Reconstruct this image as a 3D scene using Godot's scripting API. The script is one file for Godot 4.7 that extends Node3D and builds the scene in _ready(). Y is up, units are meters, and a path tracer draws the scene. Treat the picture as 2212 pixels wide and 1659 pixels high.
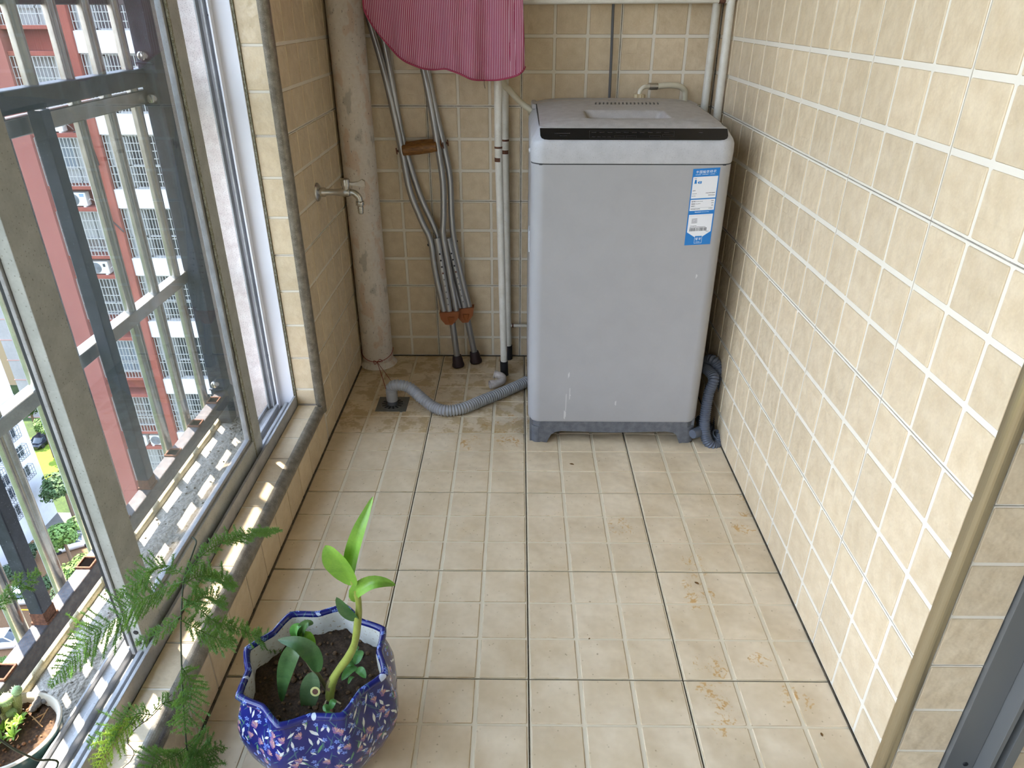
extends Node3D

# ---------------------------------------------------------------- camera model (photo taken as 2212 x 1659)
const FPX := 1535.744
const CAM := Vector3(-0.02446, 1.15397, 0.95342)
var cb := Basis.IDENTITY
# room planes
const L := -0.592
const R := 0.581
const B := -1.445
const JZ := -0.85
const SLAB := 0.08
const GROUND := -52.0
const ZE := 3.2
var rng := RandomNumberGenerator.new()
var M := {}
var used := {}

func ray(px: float, py: float) -> Vector3:
	return cb * Vector3((px - 1106.0) / FPX, -(py - 829.5) / FPX, -1.0)
func at_x(px: float, py: float, x: float) -> Vector3:
	var d := ray(px, py)
	return CAM + d * ((x - CAM.x) / d.x)
func at_y(px: float, py: float, y: float) -> Vector3:
	var d := ray(px, py)
	return CAM + d * ((y - CAM.y) / d.y)
func at_z(px: float, py: float, z: float) -> Vector3:
	var d := ray(px, py)
	return CAM + d * ((z - CAM.z) / d.z)

# ---------------------------------------------------------------- mesh builder
class MB:
	var v := PackedVector3Array()
	var n := PackedVector3Array()
	var uv := PackedVector2Array()
	var ix := PackedInt32Array()
	func vert(p: Vector3, nn: Vector3, t := Vector2.ZERO) -> int:
		v.append(p)
		n.append(nn)
		uv.append(t)
		return v.size() - 1
	func tri(a: int, b: int, c: int) -> void:
		var g := (v[b] - v[a]).cross(v[c] - v[a])
		if g.dot(n[a] + n[b] + n[c]) > 0.0:
			ix.append_array([a, c, b])
		else:
			ix.append_array([a, b, c])
	func quad(a: int, b: int, c: int, d: int) -> void:
		tri(a, b, c)
		tri(a, c, d)
	func face(p0: Vector3, p1: Vector3, p2: Vector3, p3: Vector3, nn: Vector3) -> void:
		var a := vert(p0, nn, Vector2(0, 1))
		var b := vert(p1, nn, Vector2(1, 1))
		var c := vert(p2, nn, Vector2(1, 0))
		var d := vert(p3, nn, Vector2(0, 0))
		quad(a, b, c, d)
	# chamfered box; bev 0 gives a plain box
	func box(c: Vector3, s: Vector3, bev := 0.0, bs := Basis.IDENTITY) -> void:
		var h := s * 0.5
		bev = minf(bev, minf(h.x, minf(h.y, h.z)) * 0.9)
		var id := {}
		for ax in 3:
			for sg in [-1, 1]:
				var nn := Vector3.ZERO
				nn[ax] = sg
				var a1 := (ax + 1) % 3
				var a2 := (ax + 2) % 3
				for s1 in [-1, 1]:
					for s2 in [-1, 1]:
						var p := Vector3.ZERO
						p[ax] = sg * h[ax]
						p[a1] = s1 * (h[a1] - bev)
						p[a2] = s2 * (h[a2] - bev)
						id[[ax, sg, s1, s2]] = vert(c + bs * p, bs * nn, Vector2(s1 * 0.5 + 0.5, s2 * 0.5 + 0.5))
				quad(id[[ax, sg, -1, -1]], id[[ax, sg, 1, -1]], id[[ax, sg, 1, 1]], id[[ax, sg, -1, 1]])
		if bev <= 0.0:
			return
		for ax in 3:
			var a1 := (ax + 1) % 3
			var a2 := (ax + 2) % 3
			for s1 in [-1, 1]:
				for s2 in [-1, 1]:
					# edge along ax between faces a1/s1 and a2/s2
					quad(id[[a1, s1, s2, -1]], id[[a1, s1, s2, 1]], id[[a2, s2, 1, s1]], id[[a2, s2, -1, s1]])
		for sx in [-1, 1]:
			for sy in [-1, 1]:
				for sz in [-1, 1]:
					tri(id[[0, sx, sy, sz]], id[[1, sy, sz, sx]], id[[2, sz, sx, sy]])
	func bar(a: Vector3, b: Vector3, w: float, h: float, bev := 0.0, up := Vector3.UP) -> void:
		var d := (b - a).normalized()
		if absf(d.dot(up)) > 0.98:
			up = Vector3.RIGHT
		var sx := up.cross(d).normalized()
		var sy := d.cross(sx).normalized()
		box((a + b) * 0.5, Vector3(w, h, a.distance_to(b)), bev, Basis(sx, sy, d))
	func tube(path: Array, rad, sides := 10, caps := true) -> void:
		var np := path.size()
		var t0: Vector3 = (path[1] - path[0]).normalized()
		var up := Vector3.UP if absf(t0.y) < 0.9 else Vector3.RIGHT
		var sx := up.cross(t0).normalized()
		var rings := []
		for i in np:
			var t: Vector3
			if i == 0:
				t = t0
			elif i == np - 1:
				t = (path[i] - path[i - 1]).normalized()
			else:
				t = (path[i + 1] - path[i - 1]).normalized()
			sx = (sx - t * sx.dot(t)).normalized()
			var sy := t.cross(sx)
			var r: float = rad if not (rad is Array) else rad[i]
			var slope := 0.0
			if rad is Array:
				var ia := maxi(i - 1, 0)
				var ib := mini(i + 1, np - 1)
				slope = (rad[ib] - rad[ia]) / maxf(path[ia].distance_to(path[ib]), 1e-6)
			var row := []
			for k in sides + 1:
				var a := TAU * k / sides
				var o := sx * cos(a) + sy * sin(a)
				row.append(vert(path[i] + o * r, (o - t * slope).normalized(), Vector2(float(k) / sides, float(i) / (np - 1))))
			rings.append(row)
			if caps and (i == 0 or i == np - 1):
				var nn := -t if i == 0 else t
				var c := vert(path[i], nn)
				var prev := -1
				for k in sides + 1:
					var a := TAU * k / sides
					var q := vert(path[i] + (sx * cos(a) + sy * sin(a)) * r, nn)
					if prev >= 0:
						tri(c, prev, q)
					prev = q
		for i in np - 1:
			for k in sides:
				quad(rings[i][k], rings[i][k + 1], rings[i + 1][k + 1], rings[i + 1][k])
	# profile: array of Vector2(radius, along); axis frame xf (y is the axis)
	func lathe(prof: Array, seg: int, xf := Transform3D.IDENTITY) -> void:
		var rows := []
		var m := prof.size()
		for i in m:
			var d: Vector2 = prof[mini(i + 1, m - 1)] - prof[maxi(i - 1, 0)]
			var nr := Vector2(d.y, -d.x).normalized()
			var row := []
			for k in seg + 1:
				var a := TAU * k / seg
				var o := Vector3(cos(a), 0, sin(a))
				row.append(vert(xf * (o * prof[i].x + Vector3(0, prof[i].y, 0)), xf.basis * (o * nr.x + Vector3(0, nr.y, 0)), Vector2(float(k) / seg, float(i) / (m - 1))))
			rows.append(row)
		for i in m - 1:
			for k in seg:
				quad(rows[i][k], rows[i][k + 1], rows[i + 1][k + 1], rows[i + 1][k])
	# loops of equal length joined into a skin; closed round
	func loft(loops: Array, cap0 := false, cap1 := false, vs: Array = []) -> void:
		var m := loops.size()
		var c: int = loops[0].size()
		var rows := []
		for i in m:
			var ce := Vector3.ZERO
			for p in loops[i]:
				ce += p
			ce /= c
			var row := []
			for k in c + 1:
				var kk := k % c
				var du: Vector3 = loops[i][(kk + 1) % c] - loops[i][(kk + c - 1) % c]
				var dv: Vector3 = loops[mini(i + 1, m - 1)][kk] - loops[maxi(i - 1, 0)][kk]
				var nn := du.cross(dv).normalized()
				row.append(vert(loops[i][kk], nn, Vector2(float(k) / c, vs[i] if vs.size() else float(i) / (m - 1))))
			rows.append(row)
		for i in m - 1:
			for k in c:
				quad(rows[i][k], rows[i][k + 1], rows[i + 1][k + 1], rows[i + 1][k])
		for e in 2:
			if (e == 0 and cap0) or (e == 1 and cap1):
				var lp: Array = loops[0] if e == 0 else loops[m - 1]
				var ce := Vector3.ZERO
				for p in lp:
					ce += p
				ce /= c
				var other: Vector3 = loops[1][0] if e == 0 else loops[m - 2][0]
				var nn: Vector3 = (lp[1] - ce).cross(lp[0] - ce).normalized()
				if nn.dot(lp[0] - other) < 0:
					nn = -nn
				var q := vert(ce, nn)
				var prev := vert(lp[0], nn)
				for k in c:
					var w := vert(lp[(k + 1) % c], nn)
					tri(q, prev, w)
					prev = w
	func grid(nu: int, nv: int, f: Callable, side := 1.0) -> void:
		var P := []
		for i in nu + 1:
			var row := []
			for j in nv + 1:
				row.append(f.call(float(i) / nu, float(j) / nv))
			P.append(row)
		var id := []
		for i in nu + 1:
			var row := []
			for j in nv + 1:
				var du: Vector3 = P[mini(i + 1, nu)][j] - P[maxi(i - 1, 0)][j]
				var dv: Vector3 = P[i][mini(j + 1, nv)] - P[i][maxi(j - 1, 0)]
				row.append(vert(P[i][j], du.cross(dv).normalized() * side, Vector2(float(i) / nu, float(j) / nv)))
			id.append(row)
		for i in nu:
			for j in nv:
				quad(id[i][j], id[i + 1][j], id[i + 1][j + 1], id[i][j + 1])
	# flat polygon (xy) pushed from z0 to z1 in frame xf
	func extrude(poly: PackedVector2Array, z0: float, z1: float, xf := Transform3D.IDENTITY) -> void:
		var lo := poly[0]
		var hi := poly[0]
		for p in poly:
			lo = lo.min(p)
			hi = hi.max(p)
		var sz := (hi - lo).max(Vector2(1e-6, 1e-6))
		var tr := Geometry2D.triangulate_polygon(poly)
		for e in 2:
			var z := z0 if e == 0 else z1
			var nn: Vector3 = xf.basis * Vector3(0, 0, -1 if (e == 0) == (z0 < z1) else 1)
			var base := v.size()
			for p in poly:
				vert(xf * Vector3(p.x, p.y, z), nn, Vector2((p.x - lo.x) / sz.x, 1.0 - (p.y - lo.y) / sz.y))
			for i in range(0, tr.size(), 3):
				tri(base + tr[i], base + tr[i + 1], base + tr[i + 2])
		var area := 0.0
		for i in poly.size():
			area += poly[i].cross(poly[(i + 1) % poly.size()])
		for i in poly.size():
			var p := poly[i]
			var q := poly[(i + 1) % poly.size()]
			var d := (q - p).normalized()
			var nn: Vector3 = xf.basis * (Vector3(d.y, -d.x, 0) * signf(area))
			var a := vert(xf * Vector3(p.x, p.y, z0), nn)
			var b := vert(xf * Vector3(q.x, q.y, z0), nn)
			var c := vert(xf * Vector3(q.x, q.y, z1), nn)
			var e2 := vert(xf * Vector3(p.x, p.y, z1), nn)
			quad(a, b, c, e2)
	func ball(c: Vector3, r: Vector3, seg := 10, rows := 6) -> void:
		var id := []
		for i in rows + 1:
			var th := PI * i / rows
			var row := []
			for k in seg + 1:
				var a := TAU * k / seg
				var o := Vector3(sin(th) * cos(a), cos(th), sin(th) * sin(a))
				row.append(vert(c + o * r, (o / r).normalized(), Vector2(float(k) / seg, float(i) / rows)))
			id.append(row)
		for i in rows:
			for k in seg:
				quad(id[i][k], id[i][k + 1], id[i + 1][k + 1], id[i + 1][k])
	func mesh() -> ArrayMesh:
		var a := []
		a.resize(Mesh.ARRAY_MAX)
		a[Mesh.ARRAY_VERTEX] = v
		a[Mesh.ARRAY_NORMAL] = n
		a[Mesh.ARRAY_TEX_UV] = uv
		a[Mesh.ARRAY_INDEX] = ix
		var m := ArrayMesh.new()
		m.add_surface_from_arrays(Mesh.PRIMITIVE_TRIANGLES, a)
		return m

# smooth curve through points
func curve(pts: Array, per := 8) -> Array:
	var out := []
	var m := pts.size()
	for i in m - 1:
		var p0: Vector3 = pts[maxi(i - 1, 0)]
		var p1: Vector3 = pts[i]
		var p2: Vector3 = pts[i + 1]
		var p3: Vector3 = pts[mini(i + 2, m - 1)]
		for k in per:
			out.append(p1.cubic_interpolate(p2, p0, p3, float(k) / per))
	out.append(pts[m - 1])
	return out
# same curve with evenly spaced points
func even(pts: Array, step: float) -> Array:
	var fine := curve(pts, 40)
	var out := [fine[0]]
	var left := step
	for i in fine.size() - 1:
		var a: Vector3 = fine[i]
		var b: Vector3 = fine[i + 1]
		var d := a.distance_to(b)
		var done := 0.0
		while d - done >= left:
			done += left
			out.append(a.lerp(b, done / d))
			left = step
		left -= d - done
	return out

# ---------------------------------------------------------------- nodes
func numbered(nm: String) -> String:
	if not used.has(nm):
		used[nm] = 0
		return nm
	used[nm] += 1
	return "%s_%03d" % [nm, used[nm]]
func thing(nm: String, label: String, category: String, at := Vector3.ZERO, group := "") -> Node3D:
	var o := Node3D.new()
	o.name = numbered(nm)
	add_child(o)
	o.position = at
	o.set_meta("label", label)
	o.set_meta("category", category)
	if group != "":
		o.set_meta("group", group)
	return o
func setting(nm: String, label := "", category := "") -> Node3D:
	var o := Node3D.new()
	o.name = nm
	add_child(o)
	o.set_meta("kind", "structure")
	if label != "":
		o.set_meta("label", label)
		o.set_meta("category", category)
	return o
# a part whose mesh was built in world coordinates (off: the thing's own origin)
func part(parent: Node3D, nm: String, mesh: Mesh, mat: Material, stuff := false) -> MeshInstance3D:
	var o := MeshInstance3D.new()
	o.name = nm
	o.mesh = mesh
	o.material_override = mat
	parent.add_child(o, true)
	var off := Vector3.ZERO
	var q: Node = parent
	while q != self:
		off += (q as Node3D).position
		q = q.get_parent()
	o.position = -off
	if stuff:
		o.set_meta("kind", "stuff")
	return o
# a part placed by its own transform
func place(parent: Node3D, nm: String, mesh: Mesh, mat: Material, xf: Transform3D) -> MeshInstance3D:
	var o := MeshInstance3D.new()
	o.name = nm
	o.mesh = mesh
	o.material_override = mat
	parent.add_child(o, true)
	o.transform = xf
	return o
func pbox(parent: Node3D, nm: String, lo: Vector3, hi: Vector3, mat: Material, bev := 0.0) -> MeshInstance3D:
	var b := MB.new()
	b.box((lo + hi) * 0.5, (hi - lo).abs(), bev)
	return part(parent, nm, b.mesh(), mat)
func ptube(parent: Node3D, nm: String, path: Array, rad, mat: Material, sides := 12) -> MeshInstance3D:
	var b := MB.new()
	b.tube(path, rad, sides)
	return part(parent, nm, b.mesh(), mat)

# ---------------------------------------------------------------- materials
func mat(c: Color, rough := 0.6, metal := 0.0, spec := 0.5) -> StandardMaterial3D:
	var m := StandardMaterial3D.new()
	m.albedo_color = c
	m.roughness = rough
	m.metallic = metal
	m.metallic_specular = spec
	return m
func rgb(r: int, g: int, b: int) -> Color:
	return Color8(r, g, b)
func noise(sd: int, freq: float, oct := 4) -> FastNoiseLite:
	var q := FastNoiseLite.new()
	q.seed = sd
	q.frequency = freq
	q.fractal_octaves = oct
	q.noise_type = FastNoiseLite.TYPE_SIMPLEX_SMOOTH
	return q
func paint(w: int, h: int, f: Callable) -> ImageTexture:
	var im := Image.create(w, h, false, Image.FORMAT_RGB8)
	for y in h:
		for x in w:
			im.set_pixel(x, y, f.call(x, y))
	return ImageTexture.create_from_image(im)
# cloudy two-tone texture that tiles well enough for triplanar use
func cloud(sd: int, a: Color, b: Color, freq: float, speck: Color, speck_at := 0.55, size := 512) -> ImageTexture:
	var n1 := noise(sd, freq)
	var n2 := noise(sd + 7, freq * 9.0, 2)
	return paint(size, size, func(x: int, y: int) -> Color:
		var t := clampf(0.5 + 0.75 * n1.get_noise_2d(x, y) + 0.25 * n2.get_noise_2d(x, y), 0.0, 1.0)
		var c := a.lerp(b, t)
		var k := n2.get_noise_2d(x * 1.7 + 900.0, y * 1.7)
		if k > speck_at:
			c = c.lerp(speck, clampf((k - speck_at) * 6.0, 0.0, 0.8))
		return c)
func bumpmap(sd: int, freq: float, strength: float, size := 256) -> ImageTexture:
	var n1 := noise(sd, freq, 4)
	var im := Image.create(size, size, false, Image.FORMAT_RGB8)
	for y in size:
		for x in size:
			var g := n1.get_noise_2d(x, y) * 0.5 + 0.5
			im.set_pixel(x, y, Color(g, g, g))
	im.bump_map_to_normal_map(strength)
	return ImageTexture.create_from_image(im)
func tri_tex(m: StandardMaterial3D, tex: Texture2D, scale: Vector3, offset := Vector3.ZERO) -> StandardMaterial3D:
	m.albedo_texture = tex
	m.uv1_triplanar = true
	m.uv1_world_triplanar = true
	m.uv1_triplanar_sharpness = 8.0
	m.uv1_scale = scale
	m.uv1_offset = offset
	return m

# ================================================================ scene
func _ready() -> void:
	rng.seed = 7
	# camera
	var yaw := 0.00885946
	var pit := 0.48768101
	var rol := 0.00107109
	var fwd := Vector3(-sin(yaw) * cos(pit), -sin(pit), -cos(yaw) * cos(pit))
	var rt := Vector3(cos(yaw), 0, -sin(yaw))
	var up := rt.cross(fwd)
	cb = Basis(rt * cos(rol) + up * sin(rol), up * cos(rol) - rt * sin(rol), -fwd)
	var cam := Camera3D.new()
	cam.name = "camera"
	cam.fov = 56.74955
	cam.near = 0.02
	cam.far = 600.0
	cam.transform = Transform3D(cb, CAM)
	add_child(cam)
	cam.current = true
	# sky
	var we := WorldEnvironment.new()
	we.name = "world_environment"
	var env := Environment.new()
	var sky := Sky.new()
	var sm := ProceduralSkyMaterial.new()
	sm.sky_top_color = Color(0.72, 0.82, 0.96)
	sm.sky_horizon_color = Color(0.93, 0.95, 0.97)
	sm.sky_curve = 0.25
	sm.ground_bottom_color = Color(0.35, 0.34, 0.30)
	sm.ground_horizon_color = Color(0.62, 0.63, 0.60)
	sm.sky_energy_multiplier = 1.0
	sky.sky_material = sm
	env.background_mode = Environment.BG_SKY
	env.sky = sky
	env.background_energy_multiplier = 1.0
	env.tonemap_mode = Environment.TONE_MAPPER_LINEAR
	env.tonemap_exposure = 10.8
	env.sdfgi_enabled = true
	env.ssao_enabled = true
	env.ssil_enabled = true
	we.environment = env
	add_child(we)
	# sun: high, from outside and the far end
	var sun := DirectionalLight3D.new()
	sun.name = "sun"
	var sd := Vector3(1.0 / 3.8, -1.0, 1.0 / 3.8).normalized()
	sun.basis = Basis.looking_at(sd, Vector3(0, 0, -1))
	sun.light_energy = 0.95
	sun.light_color = Color(1.0, 0.965, 0.90)
	sun.light_angular_distance = 0.6
	sun.shadow_enabled = true
	sun.sky_mode = DirectionalLight3D.SKY_MODE_LIGHT_ONLY
	add_child(sun)

	make_materials()
	build_room()
	build_window()
	build_grilles()
	build_washer()
	build_rack_and_cloth()
	build_hoses()
	build_corner()
	build_crutches()
	build_orchid()
	build_fern()
	build_cactus()
	build_outside()

func make_materials() -> void:
	var tile_bump := bumpmap(21, 0.05, 5.0)
	# floor: cream tile with worn stains laid where the photograph shows them; 2 m x 2 m, x -1..1, z -1.5..0.5
	var nA := noise(3, 0.012)
	var nB := noise(5, 0.09, 3)
	var nC := noise(9, 0.035, 4)
	var rust := []
	for p in [[1345, 1135, 26], [1500, 1225, 30], [1500, 1285, 34], [1535, 1438, 24], [1545, 1500, 26], [1605, 1112, 14], [1560, 1555, 24], [1640, 1430, 18], [1610, 1080, 22], [1600, 1140, 26], [1720, 1505, 22]]:
		var q := at_y(p[0], p[1], 0.0)
		rust.append(Vector3(q.x, q.z, p[2] / 1100.0))
	for p in [[1095, 945, 34], [1060, 920, 26], [1120, 905, 30], [1010, 955, 24]]:
		var q := at_y(p[0], p[1], 0.0)
		rust.append(Vector3(q.x, q.z, p[2] / 900.0))
	var floor_tex := paint(1024, 1024, func(px: int, py: int) -> Color:
		var x := px / 512.0 - 1.0
		var z := py / 512.0 - 1.5
		var t := clampf(0.5 + 0.9 * nA.get_noise_2d(px, py) + 0.3 * nB.get_noise_2d(px, py), 0, 1)
		var c := rgb(209, 187, 153).lerp(rgb(224, 204, 173), t)
		var g := nC.get_noise_2d(px * 1.3, py * 1.3)
		for s: Vector3 in rust:
			var d := Vector2(x - s.x, z - s.y).length() / s.z
			if d < 1.6:
				var k := clampf((absf(nC.get_noise_2d(px * 2.4 + 50.0, py * 2.4)) * -5.0 + 0.75 + g - d * 0.42) * 1.3, 0.0, 0.6)
				c = c.lerp(rgb(186, 128, 56), k)
		var e := nB.get_noise_2d(px * 2.0 + 300.0, py * 2.0)
		if e > 0.62:
			c = c.lerp(rgb(120, 96, 64), clampf((e - 0.62) * 5.0, 0, 0.7))
		# patchy drain grime, spread wider to put the far corner's dimness into the colour
		var g2 := nA.get_noise_2d(px * 2.3 + 400.0, py * 2.3) + 0.35 * nB.get_noise_2d(px * 1.6, py * 1.6)
		if z < -0.9 and x < 0.06 and g2 > -0.1:
			c = c.lerp(rgb(166, 134, 84), clampf((g2 + 0.1) * 1.5, 0, 0.5))
		return c)
	M.floor = tri_tex(mat(Color.WHITE, 0.42), floor_tex, Vector3(0.5, 0.5, 0.5), Vector3(0.5, 0.0, 0.75))
	M.floor.normal_enabled = true
	M.floor.normal_texture = tile_bump
	M.floor.normal_scale = 0.25
	M.floor_groove = mat(rgb(222, 208, 180), 0.5)
	var tt := cloud(11, rgb(211, 189, 155), rgb(224, 204, 172), 0.018, rgb(229, 214, 187), 0.6)
	M.tiles = []
	for k in 3:
		var m := tri_tex(mat(Color(1, 1, 1).darkened([0.0, 0.03, 0.015][k]), 0.33), tt, Vector3(2.2, 2.2, 2.2), Vector3(0.13 * k, 0.37 * k, 0.2 * k))
		m.normal_enabled = true
		m.normal_texture = tile_bump
		m.normal_scale = 0.22
		M.tiles.append(m)
	M.wall_groove = mat(rgb(228, 219, 202), 0.5)
	M.grout = tri_tex(mat(Color.WHITE, 0.9), cloud(31, rgb(58, 50, 40), rgb(112, 98, 78), 0.05, rgb(40, 46, 28), 0.35, 256), Vector3(3, 3, 3))
	M.grout_wall = tri_tex(mat(Color.WHITE, 0.9), cloud(33, rgb(96, 92, 84), rgb(190, 184, 170), 0.03, rgb(60, 58, 52), 0.5, 256), Vector3(2, 2, 2))
	M.plaster = mat(rgb(196, 188, 172), 0.9)
	M.pink = tri_tex(mat(Color.WHITE, 0.9), cloud(41, rgb(214, 198, 192), rgb(236, 226, 220), 0.02, rgb(110, 100, 92), 0.5), Vector3(2.5, 2.5, 2.5))
	M.concrete = tri_tex(mat(Color.WHITE, 0.95), cloud(43, rgb(138, 134, 126), rgb(178, 173, 163), 0.03, rgb(70, 62, 54), 0.46), Vector3(3.1, 3.1, 3.1))
	M.concrete.normal_enabled = true
	M.concrete.normal_texture = bumpmap(44, 0.12, 6.0)
	M.concrete.normal_scale = 0.6
	M.ledge = tri_tex(mat(Color.WHITE, 0.85), cloud(45, rgb(170, 156, 120), rgb(206, 196, 166), 0.03, rgb(110, 92, 60), 0.5, 256), Vector3(4, 4, 4))
	M.alu = tri_tex(mat(Color.WHITE, 0.42, 0.05), cloud(47, rgb(150, 150, 151), rgb(176, 176, 178), 0.02, rgb(116, 110, 98), 0.6, 256), Vector3(3, 3, 3))
	M.alu_grey = tri_tex(mat(Color.WHITE, 0.42, 0.1), cloud(48, rgb(164, 166, 162), rgb(184, 186, 182), 0.02, rgb(100, 96, 84), 0.6, 256), Vector3(3, 3, 3))
	M.alu_white = mat(rgb(232, 232, 240), 0.35)
	M.sealant = tri_tex(mat(Color.WHITE, 0.9), cloud(49, rgb(120, 116, 92), rgb(190, 190, 178), 0.06, rgb(70, 62, 44), 0.3, 256), Vector3(5, 5, 5))
	M.trim = tri_tex(mat(Color.WHITE, 0.35, 0.3), cloud(51, rgb(112, 104, 92), rgb(150, 142, 128), 0.04, rgb(205, 200, 190), 0.55, 256), Vector3(4, 4, 4))
	M.bronze = mat(rgb(176, 160, 128), 0.28, 0.75)
	M.frame_grey = mat(rgb(112, 112, 110), 0.42, 0.2)
	M.frame_dark = mat(rgb(52, 54, 58), 0.5, 0.3)
	M.glass = mat(Color(0.50, 0.57, 0.58, 0.16), 0.02)
	M.glass.transparency = BaseMaterial3D.TRANSPARENCY_ALPHA
	M.steel = tri_tex(mat(Color.WHITE, 0.5, 0.25), cloud(53, rgb(38, 44, 56), rgb(58, 64, 76), 0.03, rgb(150, 156, 160), 0.62, 256), Vector3(3, 3, 3))
	M.rusty = tri_tex(mat(Color.WHITE, 0.6, 0.3), cloud(55, rgb(62, 66, 74), rgb(98, 98, 102), 0.025, rgb(128, 80, 48), 0.30, 512), Vector3(4, 4, 4))
	M.rust = tri_tex(mat(Color.WHITE, 0.9), cloud(57, rgb(76, 48, 36), rgb(126, 84, 60), 0.06, rgb(60, 38, 28), 0.4, 256), Vector3(8, 8, 8))
	M.inox = tri_tex(mat(Color.WHITE, 0.26, 0.85), cloud(59, rgb(150, 148, 142), rgb(178, 176, 170), 0.02, rgb(134, 116, 90), 0.62, 256), Vector3(3, 3, 3))
	M.chrome = mat(rgb(190, 186, 178), 0.22, 0.9)
	M.black = mat(rgb(22, 22, 26), 0.6)
	M.hole = mat(rgb(12, 10, 10), 1.0, 0.0, 0.0)
	M.dark = mat(rgb(34, 30, 30), 0.7)

# ---------------------------------------------------------------- tiled surfaces
var mesh_cache := {}
func slab_mesh(su: float, h: float, sv: float, bev: float) -> ArrayMesh:
	var key := "%.4f %.4f %.4f %.4f" % [su, h, sv, bev]
	if not mesh_cache.has(key):
		var b := MB.new()
		b.box(Vector3(0, -h * 0.5, 0), Vector3(su, h, sv), bev)
		mesh_cache[key] = b.mesh()
	return mesh_cache[key]
# cells of 0.1 pressed into tiles of 0.3: T maps (u, height, v); uj, vj: where real joints run
func tiled(parent: Node3D, T: Transform3D, u0: float, u1: float, v0: float, v1: float, uj: float, vj: float, base: Material, tops: Array, cells := true, gap_u := 0.0065, gap_v := 0.0065, joint := 0.0028) -> void:
	var iu := int(floor((u0 - uj) / 0.3 + 1e-4))
	while uj + iu * 0.3 < u1 - 1e-3:
		var a0 := maxf(u0, uj + iu * 0.3)
		var a1 := minf(u1, uj + (iu + 1) * 0.3)
		var iv := int(floor((v0 - vj) / 0.3 + 1e-4))
		while vj + iv * 0.3 < v1 - 1e-3:
			var b0 := maxf(v0, vj + iv * 0.3)
			var b1 := minf(v1, vj + (iv + 1) * 0.3)
			if a1 - a0 > 0.006 and b1 - b0 > 0.006:
				var c := Vector3((a0 + a1) * 0.5, 0, (b0 + b1) * 0.5)
				var t := place(parent, "tile", slab_mesh(a1 - a0 - joint, 0.007, b1 - b0 - joint, 0.0), base if cells else tops[0], T * Transform3D(Basis.IDENTITY, c + Vector3(0, -0.0022 if cells else 0.0, 0)))
				if cells:
					for i in 3:
						for j in 3:
							var c0 := maxf(a0, uj + iu * 0.3 + i * 0.1)
							var c1 := minf(a1, uj + iu * 0.3 + (i + 1) * 0.1)
							var d0 := maxf(b0, vj + iv * 0.3 + j * 0.1)
							var d1 := minf(b1, vj + iv * 0.3 + (j + 1) * 0.1)
							if c1 - c0 > gap_u + 0.006 and d1 - d0 > gap_v + 0.006:
								place(t, "square", slab_mesh(c1 - c0 - gap_u, 0.005, d1 - d0 - gap_v, 0.0018), tops[rng.randi() % tops.size()], Transform3D(Basis.IDENTITY, Vector3((c0 + c1) * 0.5, 0.0022, (d0 + d1) * 0.5) - Vector3(c.x, 0, c.z)))
			iv += 1
		iu += 1

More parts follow.
